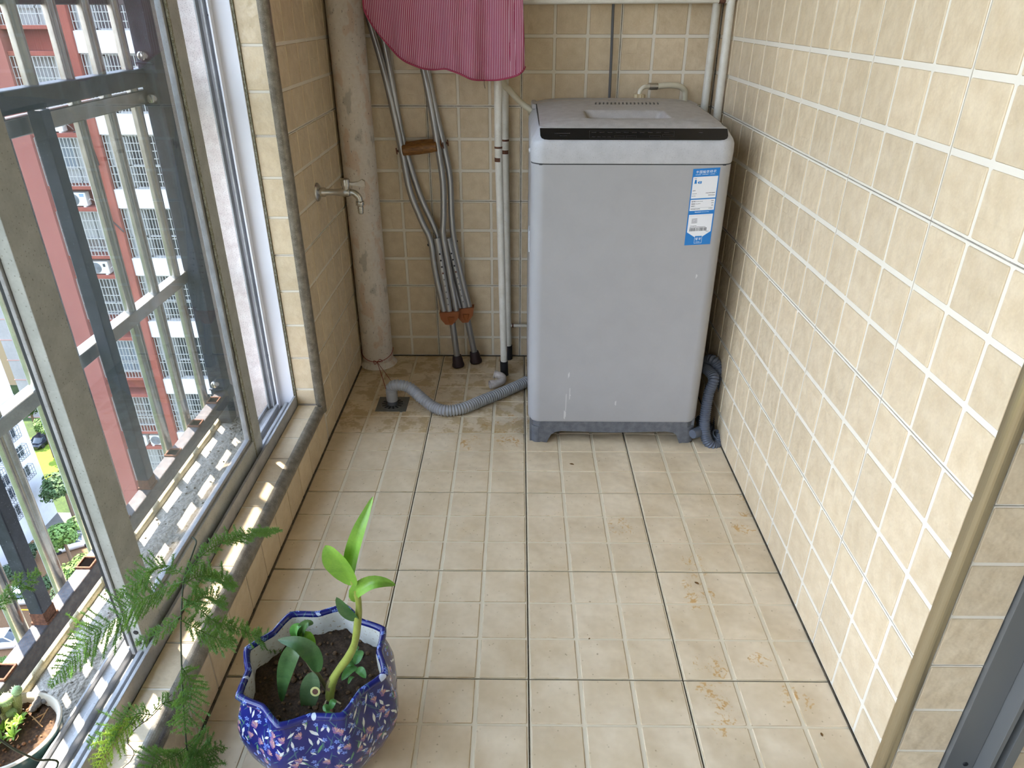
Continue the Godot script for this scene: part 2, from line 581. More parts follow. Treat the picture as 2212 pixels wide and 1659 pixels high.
func build_room() -> void:
	var X := Vector3.RIGHT
	var Y := Vector3.UP
	var Z := Vector3.BACK
	# floor
	var fl := setting("floor", "cream tiled balcony floor with dark joints and rust stains", "floor")
	pbox(fl, "grout_bed", Vector3(L - 0.02, -0.12, B - 0.02), Vector3(0.72, -0.0045, ZE + 0.02), M.grout)
	tiled(fl, Transform3D(Basis(X, Y, Z), Vector3.ZERO), L - 0.004, R + 0.004, B - 0.004, 0.6, 0.0, 0.0, M.floor_groove, [M.floor], true, 0.0078, 0.0045, 0.003)
	tiled(fl, Transform3D(Basis(X, Y, Z), Vector3.ZERO), L - 0.004, R + 0.004, 0.6, ZE, 0.0, 0.0, M.floor_groove, [M.floor], false)
	# dirty caulk where the floor meets the kerb and walls
	for q: Array in [[Vector3(L - 0.001, 0.0, B), Vector3(L + 0.0045, 0.0035, 1.2)], [Vector3(R - 0.0025, 0.0, B), Vector3(R + 0.001, 0.002, 0.19)], [Vector3(L, 0.0, B - 0.001), Vector3(R, 0.003, B + 0.004)]]:
		pbox(fl, "dirty_caulk", q[0], q[1], M.grout, 0.0008)
	# right wall
	var wr := setting("wall_right", "pale cream tiled wall beside the washing machine", "wall")
	pbox(wr, "wall_core", Vector3(R + 0.0055, -0.1, B - 0.15), Vector3(0.92, 2.65, 0.196), M.grout_wall)
	tiled(wr, Transform3D(Basis(Y, -X, Z), Vector3(R, 0, 0)), 0.0, 1.476, B, 0.186, 0.276, -0.09, M.wall_groove, M.tiles, true, 0.0098, 0.0078, 0.0022)
	tiled(wr, Transform3D(Basis(Y, -X, Z), Vector3(R, 0, 0)), 1.476, 2.6, B, 0.186, 0.276, -0.09, M.wall_groove, M.tiles, false)
	tiled(wr, Transform3D(Basis(X, Z, -Y), Vector3(0, 0, 0.2)), 0.602, 0.682, -2.2, 0.0, 0.582, -0.576, M.wall_groove, M.tiles, true, 0.003, 0.006, 0.002)
	tiled(wr, Transform3D(Basis(X, Z, -Y), Vector3(0, 0, 0.2)), 0.768, 0.92, -2.2, 0.0, 0.768, -0.576, M.wall_groove, M.tiles, true, 0.003, 0.006, 0.002)
	# back wall
	var wb := setting("wall_back", "cream tiled end wall behind the washing machine", "wall")
	pbox(wb, "wall_core", Vector3(-0.9, -0.1, B - 0.15), Vector3(R + 0.0055, 2.65, B - 0.0055), M.grout_wall)
	tiled(wb, Transform3D(Basis(X, Z, -Y), Vector3(0, 0, B)), L, R, -1.476, 0.0, -0.017, -0.876, M.wall_groove, M.tiles, true, 0.0085, 0.0095, 0.0025)
	tiled(wb, Transform3D(Basis(X, Z, -Y), Vector3(0, 0, B)), L, R, -2.6, -1.476, -0.017, -0.876, M.wall_groove, M.tiles, false)
	# left wall stub with the tap, kerb under the window, jamb
	var wl := setting("wall_left", "tiled wall stub and low kerb under the window", "wall")
	pbox(wl, "wall_core", Vector3(-0.87, -0.3, B - 0.15), Vector3(L - 0.0055, 2.65, JZ - 0.0055), M.pink)
	tiled(wl, Transform3D(Basis(Y, X, -Z), Vector3(L, 0, 0)), 0.0, 1.476, 0.865, -B, 0.276, 0.85, M.wall_groove, M.tiles, true, 0.0075, 0.006, 0.0025)
	tiled(wl, Transform3D(Basis(Y, X, -Z), Vector3(L, 0, 0)), 1.476, 2.6, 0.865, -B, 0.276, 0.85, M.wall_groove, M.tiles, false)
	tiled(wl, Transform3D(Basis(X, Z, -Y), Vector3(0, 0, JZ)), -0.668, -0.607, -2.176, -0.125, -0.668, -0.876, M.wall_groove, M.tiles, true, 0.002, 0.006, 0.002)
	pbox(wl, "kerb_core", Vector3(-0.752, -0.3, JZ - 0.01), Vector3(L - 0.0055, 0.1195, ZE + 0.02), M.grout_wall)
	tiled(wl, Transform3D(Basis(Y, X, -Z), Vector3(L, 0, 0)), 0.0, 0.099, -0.5, 0.85, 0.0, 0.27, M.wall_groove, M.tiles, true, 0.002, 0.004, 0.002)
	tiled(wl, Transform3D(Basis(Y, X, -Z), Vector3(L, 0, 0)), 0.0, 0.099, -ZE, -0.5, 0.0, 0.27, M.wall_groove, M.tiles, false)
	tiled(wl, Transform3D(Basis(X, Y, Z), Vector3(0, 0.125, 0)), -0.667, -0.607, JZ, 0.6, -0.667, 0.03, M.wall_groove, M.tiles, true, 0.002, 0.004, 0.002)
	tiled(wl, Transform3D(Basis(X, Y, Z), Vector3(0, 0.125, 0)), -0.667, -0.607, 0.6, ZE, -0.667, 0.03, M.wall_groove, M.tiles, false)
	pbox(wl, "lintel", Vector3(-0.87, 2.24, JZ - 0.01), Vector3(L, 2.65, ZE + 0.02), M.plaster)
	# metal edge beads
	var t1 := setting("trim_1", "dull metal edge bead along the kerb and window jamb", "trim")
	var prof := []
	for k in 9:
		var a := PI * 0.5 * k / 8.0
		prof.append(Vector2(cos(a), sin(a)) * 0.019)
	prof.append(Vector2(-0.004, 0.019))
	prof.append(Vector2(-0.004, -0.004))
	prof.append(Vector2(0.019, -0.004))
	var poly := PackedVector2Array(prof)
	var b := MB.new()
	b.extrude(poly, -ZE, 0.838, Transform3D(Basis(X, Y, Z), Vector3(L - 0.017, 0.108, 0)).scaled_local(Vector3(1, 1, -1)))
	part(t1, "kerb_bead", b.mesh(), M.trim)
	b = MB.new()
	b.extrude(poly, 0.095, 2.24, Transform3D(Basis(X, Z, Y), Vector3(L - 0.017, 0, JZ - 0.015)))
	part(t1, "jamb_bead", b.mesh(), M.trim)
	var t2 := setting("trim_2", "bronze rounded edge bead at the end of the tiled wall", "trim")
	b = MB.new()
	b.extrude(poly, 0.0, 2.6, Transform3D(Basis(-X * 0.74, Z * 0.74, Y), Vector3(R + 0.0135, 0, 0.188)))
	part(t2, "bead", b.mesh(), M.bronze)
	# sliding door frame in the return of the right wall
	var dr := setting("door_1", "grey metal frame of the sliding door to the room", "door")
	pbox(dr, "frame_face", Vector3(0.683, 0.0, 0.19), Vector3(0.731, 2.2, 0.206), M.frame_grey, 0.001)
	pbox(dr, "frame_rib", Vector3(0.731, 0.0, 0.19), Vector3(0.739, 2.2, 0.232), M.frame_grey, 0.001)
	pbox(dr, "frame_channel", Vector3(0.739, 0.0, 0.19), Vector3(0.751, 2.2, 0.2), M.frame_dark)
	pbox(dr, "frame_rib", Vector3(0.751, 0.0, 0.19), Vector3(0.768, 2.2, 0.232), M.frame_grey, 0.001)
	pbox(dr, "threshold", Vector3(0.683, -0.01, 0.2), Vector3(0.768, 0.008, 1.7), M.frame_dark, 0.001)
	pbox(dr, "head", Vector3(0.683, 2.2, 0.19), Vector3(0.768, 2.25, 1.7), M.frame_grey, 0.001)
	var bolt := MB.new()
	bolt.lathe([Vector2(0.0, 0.002), Vector2(0.004, 0.002), Vector2(0.004, 0)], 10, Transform3D(Basis(X, Z, -Y), Vector3(0.715, 0.055, 0.206)))
	part(dr, "screw", bolt.mesh(), M.black)
	# the rest of the shell: ceiling, end wall behind the camera, the room through the door
	var ce := setting("ceiling", "white painted balcony ceiling", "ceiling")
	pbox(ce, "ceiling_slab", Vector3(-0.87, 2.6, B - 0.15), Vector3(0.93, 2.75, ZE + 0.15), M.plaster)
	var wf := setting("wall_front", "plain wall closing the balcony", "wall")
	pbox(wf, "wall_core", Vector3(-0.87, -0.1, ZE), Vector3(0.92, 2.65, ZE + 0.15), M.plaster)
	pbox(wr, "door_lintel", Vector3(0.586, 2.25, 0.196), Vector3(0.92, 2.65, 1.7), M.plaster)
	pbox(wr, "door_pier", Vector3(0.586, -0.1, 1.7), Vector3(0.92, 2.65, ZE + 0.01), M.plaster)
	var rm := setting("wall_room", "plain walls of the room behind the door", "wall")
	pbox(rm, "room_floor", Vector3(0.6, -0.12, 0.2), Vector3(3.4, -0.003, 3.0), M.floor_groove)
	pbox(rm, "room_wall", Vector3(3.3, -0.1, 0.0), Vector3(3.45, 2.7, 3.0), M.plaster)
	pbox(rm, "room_wall", Vector3(0.9, -0.1, 0.04), Vector3(3.4, 2.7, 0.196), M.plaster)
	pbox(rm, "room_wall", Vector3(0.9, -0.1, 2.95), Vector3(3.4, 2.7, 3.1), M.plaster)
	pbox(rm, "room_wall", Vector3(0.9, -0.1, 1.7), Vector3(1.0, 2.7, 3.1), M.plaster)
	pbox(rm, "room_ceiling", Vector3(0.9, 2.6, 0.0), Vector3(3.45, 2.75, 3.1), M.plaster)

# ---------------------------------------------------------------- window, outer ledge
func build_window() -> void:
	var w := setting("window_1", "aluminium sliding window frame with one sash half open", "window")
	var z0 := JZ
	var z1 := ZE
	# sill track: base, two rails, inner lip, outer lip
	pbox(w, "track_base", Vector3(-0.752, 0.09, z0), Vector3(-0.668, 0.124, z1), M.alu)
	for x: float in [-0.7185, -0.694]:
		pbox(w, "track_rail", Vector3(x - 0.0045, 0.122, z0 + 0.012), Vector3(x + 0.0045, 0.1405, z1), M.alu, 0.0015)
	pbox(w, "track_lip", Vector3(-0.674, 0.1, z0), Vector3(-0.6675, 0.158, z1), M.alu, 0.001)
	pbox(w, "track_lip", Vector3(-0.752, 0.1, z0), Vector3(-0.7475, 0.134, z1), M.alu, 0.001)
	# jamb profile
	pbox(w, "jamb_frame", Vector3(-0.752, 0.1, z0 - 0.004), Vector3(-0.672, 2.24, z0 + 0.008), M.alu_white, 0.0005)
	for x: float in [-0.744, -0.728, -0.7155]:
		pbox(w, "jamb_rib", Vector3(x - 0.002, 0.124, z0 + 0.006), Vector3(x + 0.002, 2.24, z0 + 0.026), M.alu_white if x > -0.72 else M.alu, 0.0005)
	pbox(w, "jamb_seal", Vector3(-0.673, 0.12, z0 - 0.002), Vector3(-0.667, 2.24, z0 + 0.004), M.sealant)
	pbox(w, "head_frame", Vector3(-0.752, 2.2, z0), Vector3(-0.668, 2.245, z1), M.alu)
	for y: float in [0.29, 1.137]:
		var b := MB.new()
		b.lathe([Vector2(0.0, 0.0015), Vector2(0.0032, 0.0015), Vector2(0.0032, 0)], 10, Transform3D(Basis(Vector3.RIGHT, Vector3.BACK, Vector3.DOWN), Vector3(-0.722, y, z0 + 0.008)))
		part(w, "screw", b.mesh(), M.black)
	# sash
	var s := Node3D.new()
	s.name = "sash"
	w.add_child(s)
	var xo := -0.7065
	var xi := -0.682
	var a0 := -0.592
	var a1 := 0.063
	var y0 := 0.146
	var y1 := 2.215
	# near stile: hollow profile with a pale edge and a recessed channel
	pbox(s, "stile", Vector3(xo + 0.005, y0 - 0.012, a1 - 0.064), Vector3(xi, y1, a1), M.alu_grey, 0.0012)
	pbox(s, "stile_edge", Vector3(xo - 0.002, y0 - 0.012, a1 - 0.03), Vector3(xo + 0.0045, y1, a1 + 0.004), M.alu, 0.001)
	pbox(s, "stile_seal", Vector3(xo - 0.012, y0, a1 - 0.02), Vector3(xo - 0.002, y1, a1 - 0.004), M.frame_dark)
	pbox(s, "stile", Vector3(xo, y0 - 0.006, a0), Vector3(xi, y1, a0 + 0.046), M.alu_grey, 0.0012)
	pbox(s, "stile_lip", Vector3(xi - 0.004, y0, a0 + 0.046), Vector3(xi + 0.0005, y1, a0 + 0.052), M.sealant)
	pbox(s, "glazing_bead", Vector3(xo + 0.006, y0 + 0.05, a0 + 0.046), Vector3(xi - 0.006, y1 - 0.05, a0 + 0.06), M.alu, 0.001)
	pbox(s, "bottom_rail", Vector3(xo, y0, a0 + 0.046), Vector3(xi, y0 + 0.05, a1 - 0.064), M.alu_grey, 0.0012)
	pbox(s, "glazing_bead", Vector3(xo + 0.006, y0 + 0.05, a0 + 0.06), Vector3(xi - 0.006, y0 + 0.06, a1 - 0.064), M.alu, 0.001)
	pbox(s, "top_rail", Vector3(xo, y1 - 0.05, a0 + 0.046), Vector3(xi, y1, a1 - 0.064), M.alu_grey, 0.0012)
	pbox(s, "glass_pane", Vector3(-0.6965, y0 + 0.045, a0 + 0.05), Vector3(-0.6925, y1 - 0.045, a1 - 0.066), M.glass)
	for y: float in [0.16, 0.185]:
		var b := MB.new()
		b.lathe([Vector2(0.0, 0.001), Vector2(0.0045, 0.001), Vector2(0.0045, 0)], 10, Transform3D(Basis(Vector3.RIGHT, Vector3.BACK, Vector3.DOWN), Vector3(-0.691, y, a1)))
		part(s, "drain_hole", b.mesh(), M.black)
	# concrete ledge outside
	var c := setting("floor_ledge", "rough concrete window ledge outside the frame", "ledge")
	var g := MB.new()
	var nn := noise(71, 6.0, 4)
	g.grid(28, 120, func(u: float, v: float) -> Vector3:
		var x := lerpf(-0.9, -0.752, u)
		var z := lerpf(JZ, z1, v)
		return Vector3(x, SLAB + 0.0035 * nn.get_noise_2d(x * 9.0, z * 9.0) + 0.004 * smoothstep(-0.775, -0.752, x), z), -1.0)
	part(c, "ledge_top", g.mesh(), M.concrete)
	pbox(c, "ledge_core", Vector3(-0.95, -0.2, JZ - 0.2), Vector3(-0.752, SLAB - 0.006, z1), M.concrete)
	pbox(c, "raised_edge", Vector3(-0.938, SLAB - 0.02, JZ - 0.1), Vector3(-0.888, SLAB + 0.017, z1), M.ledge, 0.006)
	# crumbs of mortar and dead leaves on the ledge
	var cr := MB.new()
	for k in 90:
		var p := Vector3(rng.randf_range(-0.88, -0.76), SLAB + 0.002, rng.randf_range(-0.8, 0.3))
		var q := rng.randf_range(0.0012, 0.004)
		cr.box(p, Vector3(q, q * 0.7, q * rng.randf_range(0.8, 2.2)), q * 0.2, Basis(Vector3.UP, rng.randf() * TAU))
	for k in 160:
		var p := Vector3(rng.randf_range(-0.86, -0.757), SLAB + 0.003, JZ + absf(rng.randfn(0.0, 0.05)) + 0.004)
		var q := rng.randf_range(0.0012, 0.0045)
		cr.box(p, Vector3(q, q * 0.7, q * rng.randf_range(0.8, 1.6)), q * 0.2, Basis(Vector3.UP, rng.randf() * TAU))
	part(c, "mortar_crumbs", cr.mesh(), mat(rgb(84, 76, 66), 0.95), true)
	# unseen canopy added above the window; its edge keeps sun off the floor
	var aw := thing("unseen_canopy", "plain metal canopy added unseen above the window grille to stop the sun", "canopy", Vector3(-0.87, 2.36, 0.55))
	pbox(aw, "sheet", Vector3(-1.2, 2.35, JZ - 0.4), Vector3(-0.86, 2.362, ZE + 0.1), M.alu)
	for z: float in [-0.6, 0.6, 1.7]:
		var b := MB.new()
		b.bar(Vector3(-0.87, 2.55, z), Vector3(-1.15, 2.366, z), 0.02, 0.02)
		part(aw, "stay", b.mesh(), M.steel)

# ---------------------------------------------------------------- security grilles
func build_grilles() -> void:
	var t := thing("window_grille", "security grille of dark steel and stainless tubes with a rusty bottom rail", "grille", Vector3(-0.88, SLAB, -0.3))
	var z1 := ZE - 0.05
	pbox(t, "bottom_rail", Vector3(-0.882, 0.149, -0.862), Vector3(-0.85, 0.189, z1), M.rusty, 0.003)
	for z: float in [-0.757, -0.634, -0.496, -0.363, -0.235, -0.106, 0.035, 0.154, 0.284, 0.41]:
		# pressed sockets of the rail: rusty collar, dark hole
		var cl := MB.new()
		for q: Array in [[Vector3(0, 0, -0.015), Vector3(0.03, 0.006, 0.004)], [Vector3(0, 0, 0.015), Vector3(0.03, 0.006, 0.004)], [Vector3(-0.0135, 0, 0), Vector3(0.004, 0.006, 0.03)], [Vector3(0.0135, 0, 0), Vector3(0.004, 0.006, 0.03)]]:
			cl.box(Vector3(-0.866, 0.1905, z) + q[0], q[1], 0.001)
		var col := part(t, "socket", cl.mesh(), M.rust)
		if z != 0.035 and z != -0.363:
			pbox(col, "socket_hole", Vector3(-0.8775, 0.188, z - 0.013), Vector3(-0.8545, 0.1897, z + 0.013), M.hole)
	for z: float in [-0.363, 0.035]:
		pbox(t, "upright", Vector3(-0.8785, 0.189, z - 0.0145), Vector3(-0.8535, 0.995, z + 0.0145), M.steel, 0.002)
		pbox(t, "rust_foot", Vector3(-0.8795, 0.189, z - 0.0155), Vector3(-0.8525, 0.214, z + 0.0155), M.rust, 0.002)
	pbox(t, "end_post", Vector3(-0.898, SLAB, -0.862), Vector3(-0.856, 2.3, -0.815), M.steel, 0.003)
	pbox(t, "middle_beam", Vector3(-0.92, 0.991, -0.86), Vector3(-0.884, 1.029, z1), M.steel, 0.003)
	pbox(t, "upper_beam", Vector3(-0.953, 1.157, -0.86), Vector3(-0.916, 1.195, z1), M.steel, 0.003)
	pbox(t, "top_beam", Vector3(-0.92, 2.26, -0.86), Vector3(-0.884, 2.3, z1), M.steel, 0.003)
	for q: Array in [[1.055, -0.812], [0.965, -0.812], [0.213, -0.812]]:
		var b := MB.new()
		b.box(Vector3(-0.877, q[0] - 0.014, q[1] - 0.002), Vector3(0.036, 0.004, 0.024), 0.001)
		var lug := part(t, "lug", b.mesh(), M.steel)
		b = MB.new()
		b.lathe([Vector2(0.0, 0.016), Vector2(0.007, 0.016), Vector2(0.011, 0.012), Vector2(0.012, 0.0)], 14, Transform3D(Basis(Vector3.RIGHT, Vector3.BACK, Vector3.DOWN), Vector3(-0.877, q[0], q[1] - 0.004)))
		part(lug, "bolt", b.mesh(), M.chrome)
	var s := t
	for y: float in [0.53, 0.969, 1.5, 1.95]:
		pbox(s, "cross_tube", Vector3(-0.918, y - 0.0155, -0.83), Vector3(-0.888, y + 0.0155, z1), M.inox, 0.003)
	var b := MB.new()
	b.tube([Vector3(0, 0.115, 0), Vector3(0, 2.26, 0)], 0.0122, 16, false)
	var bar := b.mesh()
	for k in range(-25, 8):
		place(s, "bar", bar, M.inox, Transform3D(Basis.IDENTITY, Vector3(-0.903, 0, 0.0525 - 0.1187 * k) - s.position))

# ---------------------------------------------------------------- washing machine
# rounded rectangle at height y: x0..x1, z0 (back)..z1 (front), corner radius r
func rr(x0: float, x1: float, z0: float, z1: float, r: float, y: float, seg := 6) -> Array:
	var out := []
	for q: Array in [[x1 - r, z1 - r, 0.0], [x0 + r, z1 - r, 0.5], [x0 + r, z0 + r, 1.0], [x1 - r, z0 + r, 1.5]]:
		for k in seg + 1:
			var a: float = PI * (q[2] + 0.5 * k / seg)
			out.append(Vector3(q[0] + r * cos(a), y, q[1] + r * sin(a)))
	return out
# smooth y of the lid and rear deck from front to back
func lid_y(z: float) -> float:
	var zs := [-0.868, -0.885, -0.905, -0.94, -1.07, -1.2, -1.33, -1.37]
	var ys := [0.893, 0.900, 0.905, 0.909, 0.914, 0.917, 0.914, 0.904]
	for i in zs.size() - 1:
		if z >= zs[i + 1]:
			return lerpf(ys[i], ys[i + 1], clampf((zs[i] - z) / (zs[i] - zs[i + 1]), 0, 1))
	return ys[-1]

const GLYPHS := {
	"zhong": ["....#....", ".#######.", ".#..#..#.", ".#..#..#.", ".#######.", ".#..#..#.", "....#....", "....#....", "....#...."],
	"guo": ["#########", "#.......#", "#.#####.#", "#...#...#", "#..###..#", "#...##..#", "#.#####.#", "#.......#", "#########"],
	"neng": [".#...#.#.", "###..##..", "#.##.#..#", "####..###", "#..#.#...", "####.#.##", "#..#.##..", "#..#.#..#", "#.##.####"],
	"xiao": [".#...#...", "#####.###", ".#.#.#.#.", "#...##.#.", "##.#.#.#.", ".##...#..", "..#...#..", ".##..#.#.", "#..##...#"],
	"biao": [".#..####.", ".#.......", "###.#####", ".#....#..", "##.#..#.#", "###.#.#.#", ".#.#..#.#", ".#....#..", ".#...##.."],
	"shi": ["#..#####.", ".#.#...#.", "...#...#.", "##.#####.", ".#.......", ".#..#.#..", ".##.#.#..", ".#.#...#.", "..#.....#"],
	"zhi": [".#..####.", "######..#", "#.#.#..#.", "###.####.", ".#.......", "#.#####..", "..#...#..", "..#####..", "..#####.."],
	"jia": ["....#....", "#########", "#..###..#", "...#..#..", ".##.##.#.", "...###...", ".##.#.#..", "..#.#..#.", "...##...."],
	"C": ["###", "#..", "#..", "#..", "###"], "H": ["#.#", "#.#", "###", "#.#", "#.#"], "I": ["###", ".#.", ".#.", ".#.", "###"], "N": ["#.#", "###", "###", "#.#", "#.#"], "A": [".#.", "#.#", "###", "#.#", "#.#"],
	"E": ["###", "#..", "##.", "#..", "###"], "R": ["##.", "#.#", "##.", "#.#", "#.#"], "G": ["###", "#..", "#.#", "#.#", "###"], "Y": ["#.#", "#.#", ".#.", ".#.", ".#."], "L": ["#..", "#..", "#..", "#..", "###"], "B": ["##.", "#.#", "##.", "#.#", "##."], "2": ["###", "..#", "###", "#..", "###"]}
func glyph(im: Image, key: String, x: int, y: int, px: int, c: Color) -> int:
	if not GLYPHS.has(key):
		return x + 3 * px
	var g: Array = GLYPHS[key]
	for r in g.size():
		for k in (g[r] as String).length():
			if g[r][k] == "#":
				im.fill_rect(Rect2i(x + k * px, y + r * px, px, px), c)
	return x + (g[0] as String).length() * px + px
# printed lines too small to read in the photograph
func dashes(im: Image, x: int, y: int, w: int, h: int, c: Color, sd: int) -> void:
	var q := RandomNumberGenerator.new()
	q.seed = sd
	var k := x
	while k < x + w:
		var d := q.randi_range(2, 5)
		im.fill_rect(Rect2i(k, y + q.randi_range(0, 1), mini(d, x + w - k), h), c)
		k += d + q.randi_range(1, 2)
func energy_label_texture() -> ImageTexture:
	var W := 264
	var Hh := 776
	var blue := rgb(24, 118, 190)
	var paper := rgb(226, 226, 228)
	var ink := rgb(52, 52, 56)
	var im := Image.create(W, Hh, false, Image.FORMAT_RGB8)
	im.fill(blue)
	var x := 32
	for g: String in ["zhong", "guo", "neng", "xiao", "biao", "shi"]:
		glyph(im, g, x, 20, 3, paper)
		x += 34
	x = 32
	for ch in "CHINA ENERGY LABEL":
		x = glyph(im, ch, x, 54, 2, paper) + 3
	im.fill_rect(Rect2i(10, 80, 244, 214), paper)
	im.fill_rect(Rect2i(10, 306, 244, 112), paper)
	# grade pictogram and arrow
	dashes(im, 22, 92, 26, 5, ink, 1)
	for r in 38:
		im.fill_rect(Rect2i(30 - r / 8, 108 + r, 16 + r / 4, 1), blue)
	im.fill_rect(Rect2i(70, 124, 28, 24), blue)
	for r in 24:
		im.fill_rect(Rect2i(70 - (12 - absi(r - 12)), 124 + r, 12, 1), blue)
	glyph(im, "2", 76, 128, 3, paper)
	dashes(im, 20, 212, 26, 6, ink, 2)
	dashes(im, 16, 244, 46, 4, ink, 3)
	dashes(im, 16, 266, 38, 4, ink, 4)
	dashes(im, 152, 240, 92, 6, ink, 5)
	dashes(im, 180, 264, 64, 6, ink, 6)
	for k in 3:
		dashes(im, 22, 320 + k * 23, [38, 36, 34][k], 9, ink, 7 + k)
		dashes(im, 62, 323 + k * 23, [72, 50, 4][k], 4, ink, 17 + k)
		dashes(im, 216 + k * 4, 320 + k * 23, 26 - k * 4, 7, ink, 27 + k)
	im.fill_rect(Rect2i(18, 388, 228, 1), ink)
	dashes(im, 20, 397, 94, 7, ink, 40)
	dashes(im, 200, 397, 40, 5, ink, 41)
	dashes(im, 66, 430, 62, 7, paper, 42)
	dashes(im, 132, 431, 76, 4, paper, 43)
	# lower half: paper shield, bar code, badge
	im.fill_rect(Rect2i(0, 446, W, 2), rgb(16, 92, 156))
	im.fill_rect(Rect2i(12, 458, 240, 180), paper)
	for r in 52:
		im.fill_rect(Rect2i(12 + int(r * 1.5), 638 + r, 240 - int(r * 3.0), 1), paper)
	im.fill_rect(Rect2i(22, 472, 212, 1), rgb(150, 150, 152))
	for k in 4:
		dashes(im, 46, 500 + k * 13, 56, 6, ink, 50 + k)
	dashes(im, 36, 572, 66, 5, ink, 60)
	dashes(im, 34, 586, 160, 5, ink, 61)
	var q := RandomNumberGenerator.new()
	q.seed = 9
	var bx := 34
	while bx < 204:
		var bw := q.randi_range(1, 4)
		im.fill_rect(Rect2i(bx, 596, bw, 34), ink)
		bx += bw + q.randi_range(1, 4)
	dashes(im, 200, 634, 30, 4, ink, 62)
	im.fill_rect(Rect2i(96, 680, 76, 80), paper)
	im.fill_rect(Rect2i(99, 683, 70, 74), blue)
	x = 106
	for g: String in ["zhi", "jia"]:
		glyph(im, g, x, 700, 3, paper)
		x += 31
	dashes(im, 112, 742, 42, 6, paper, 63)
	return ImageTexture.create_from_image(im)

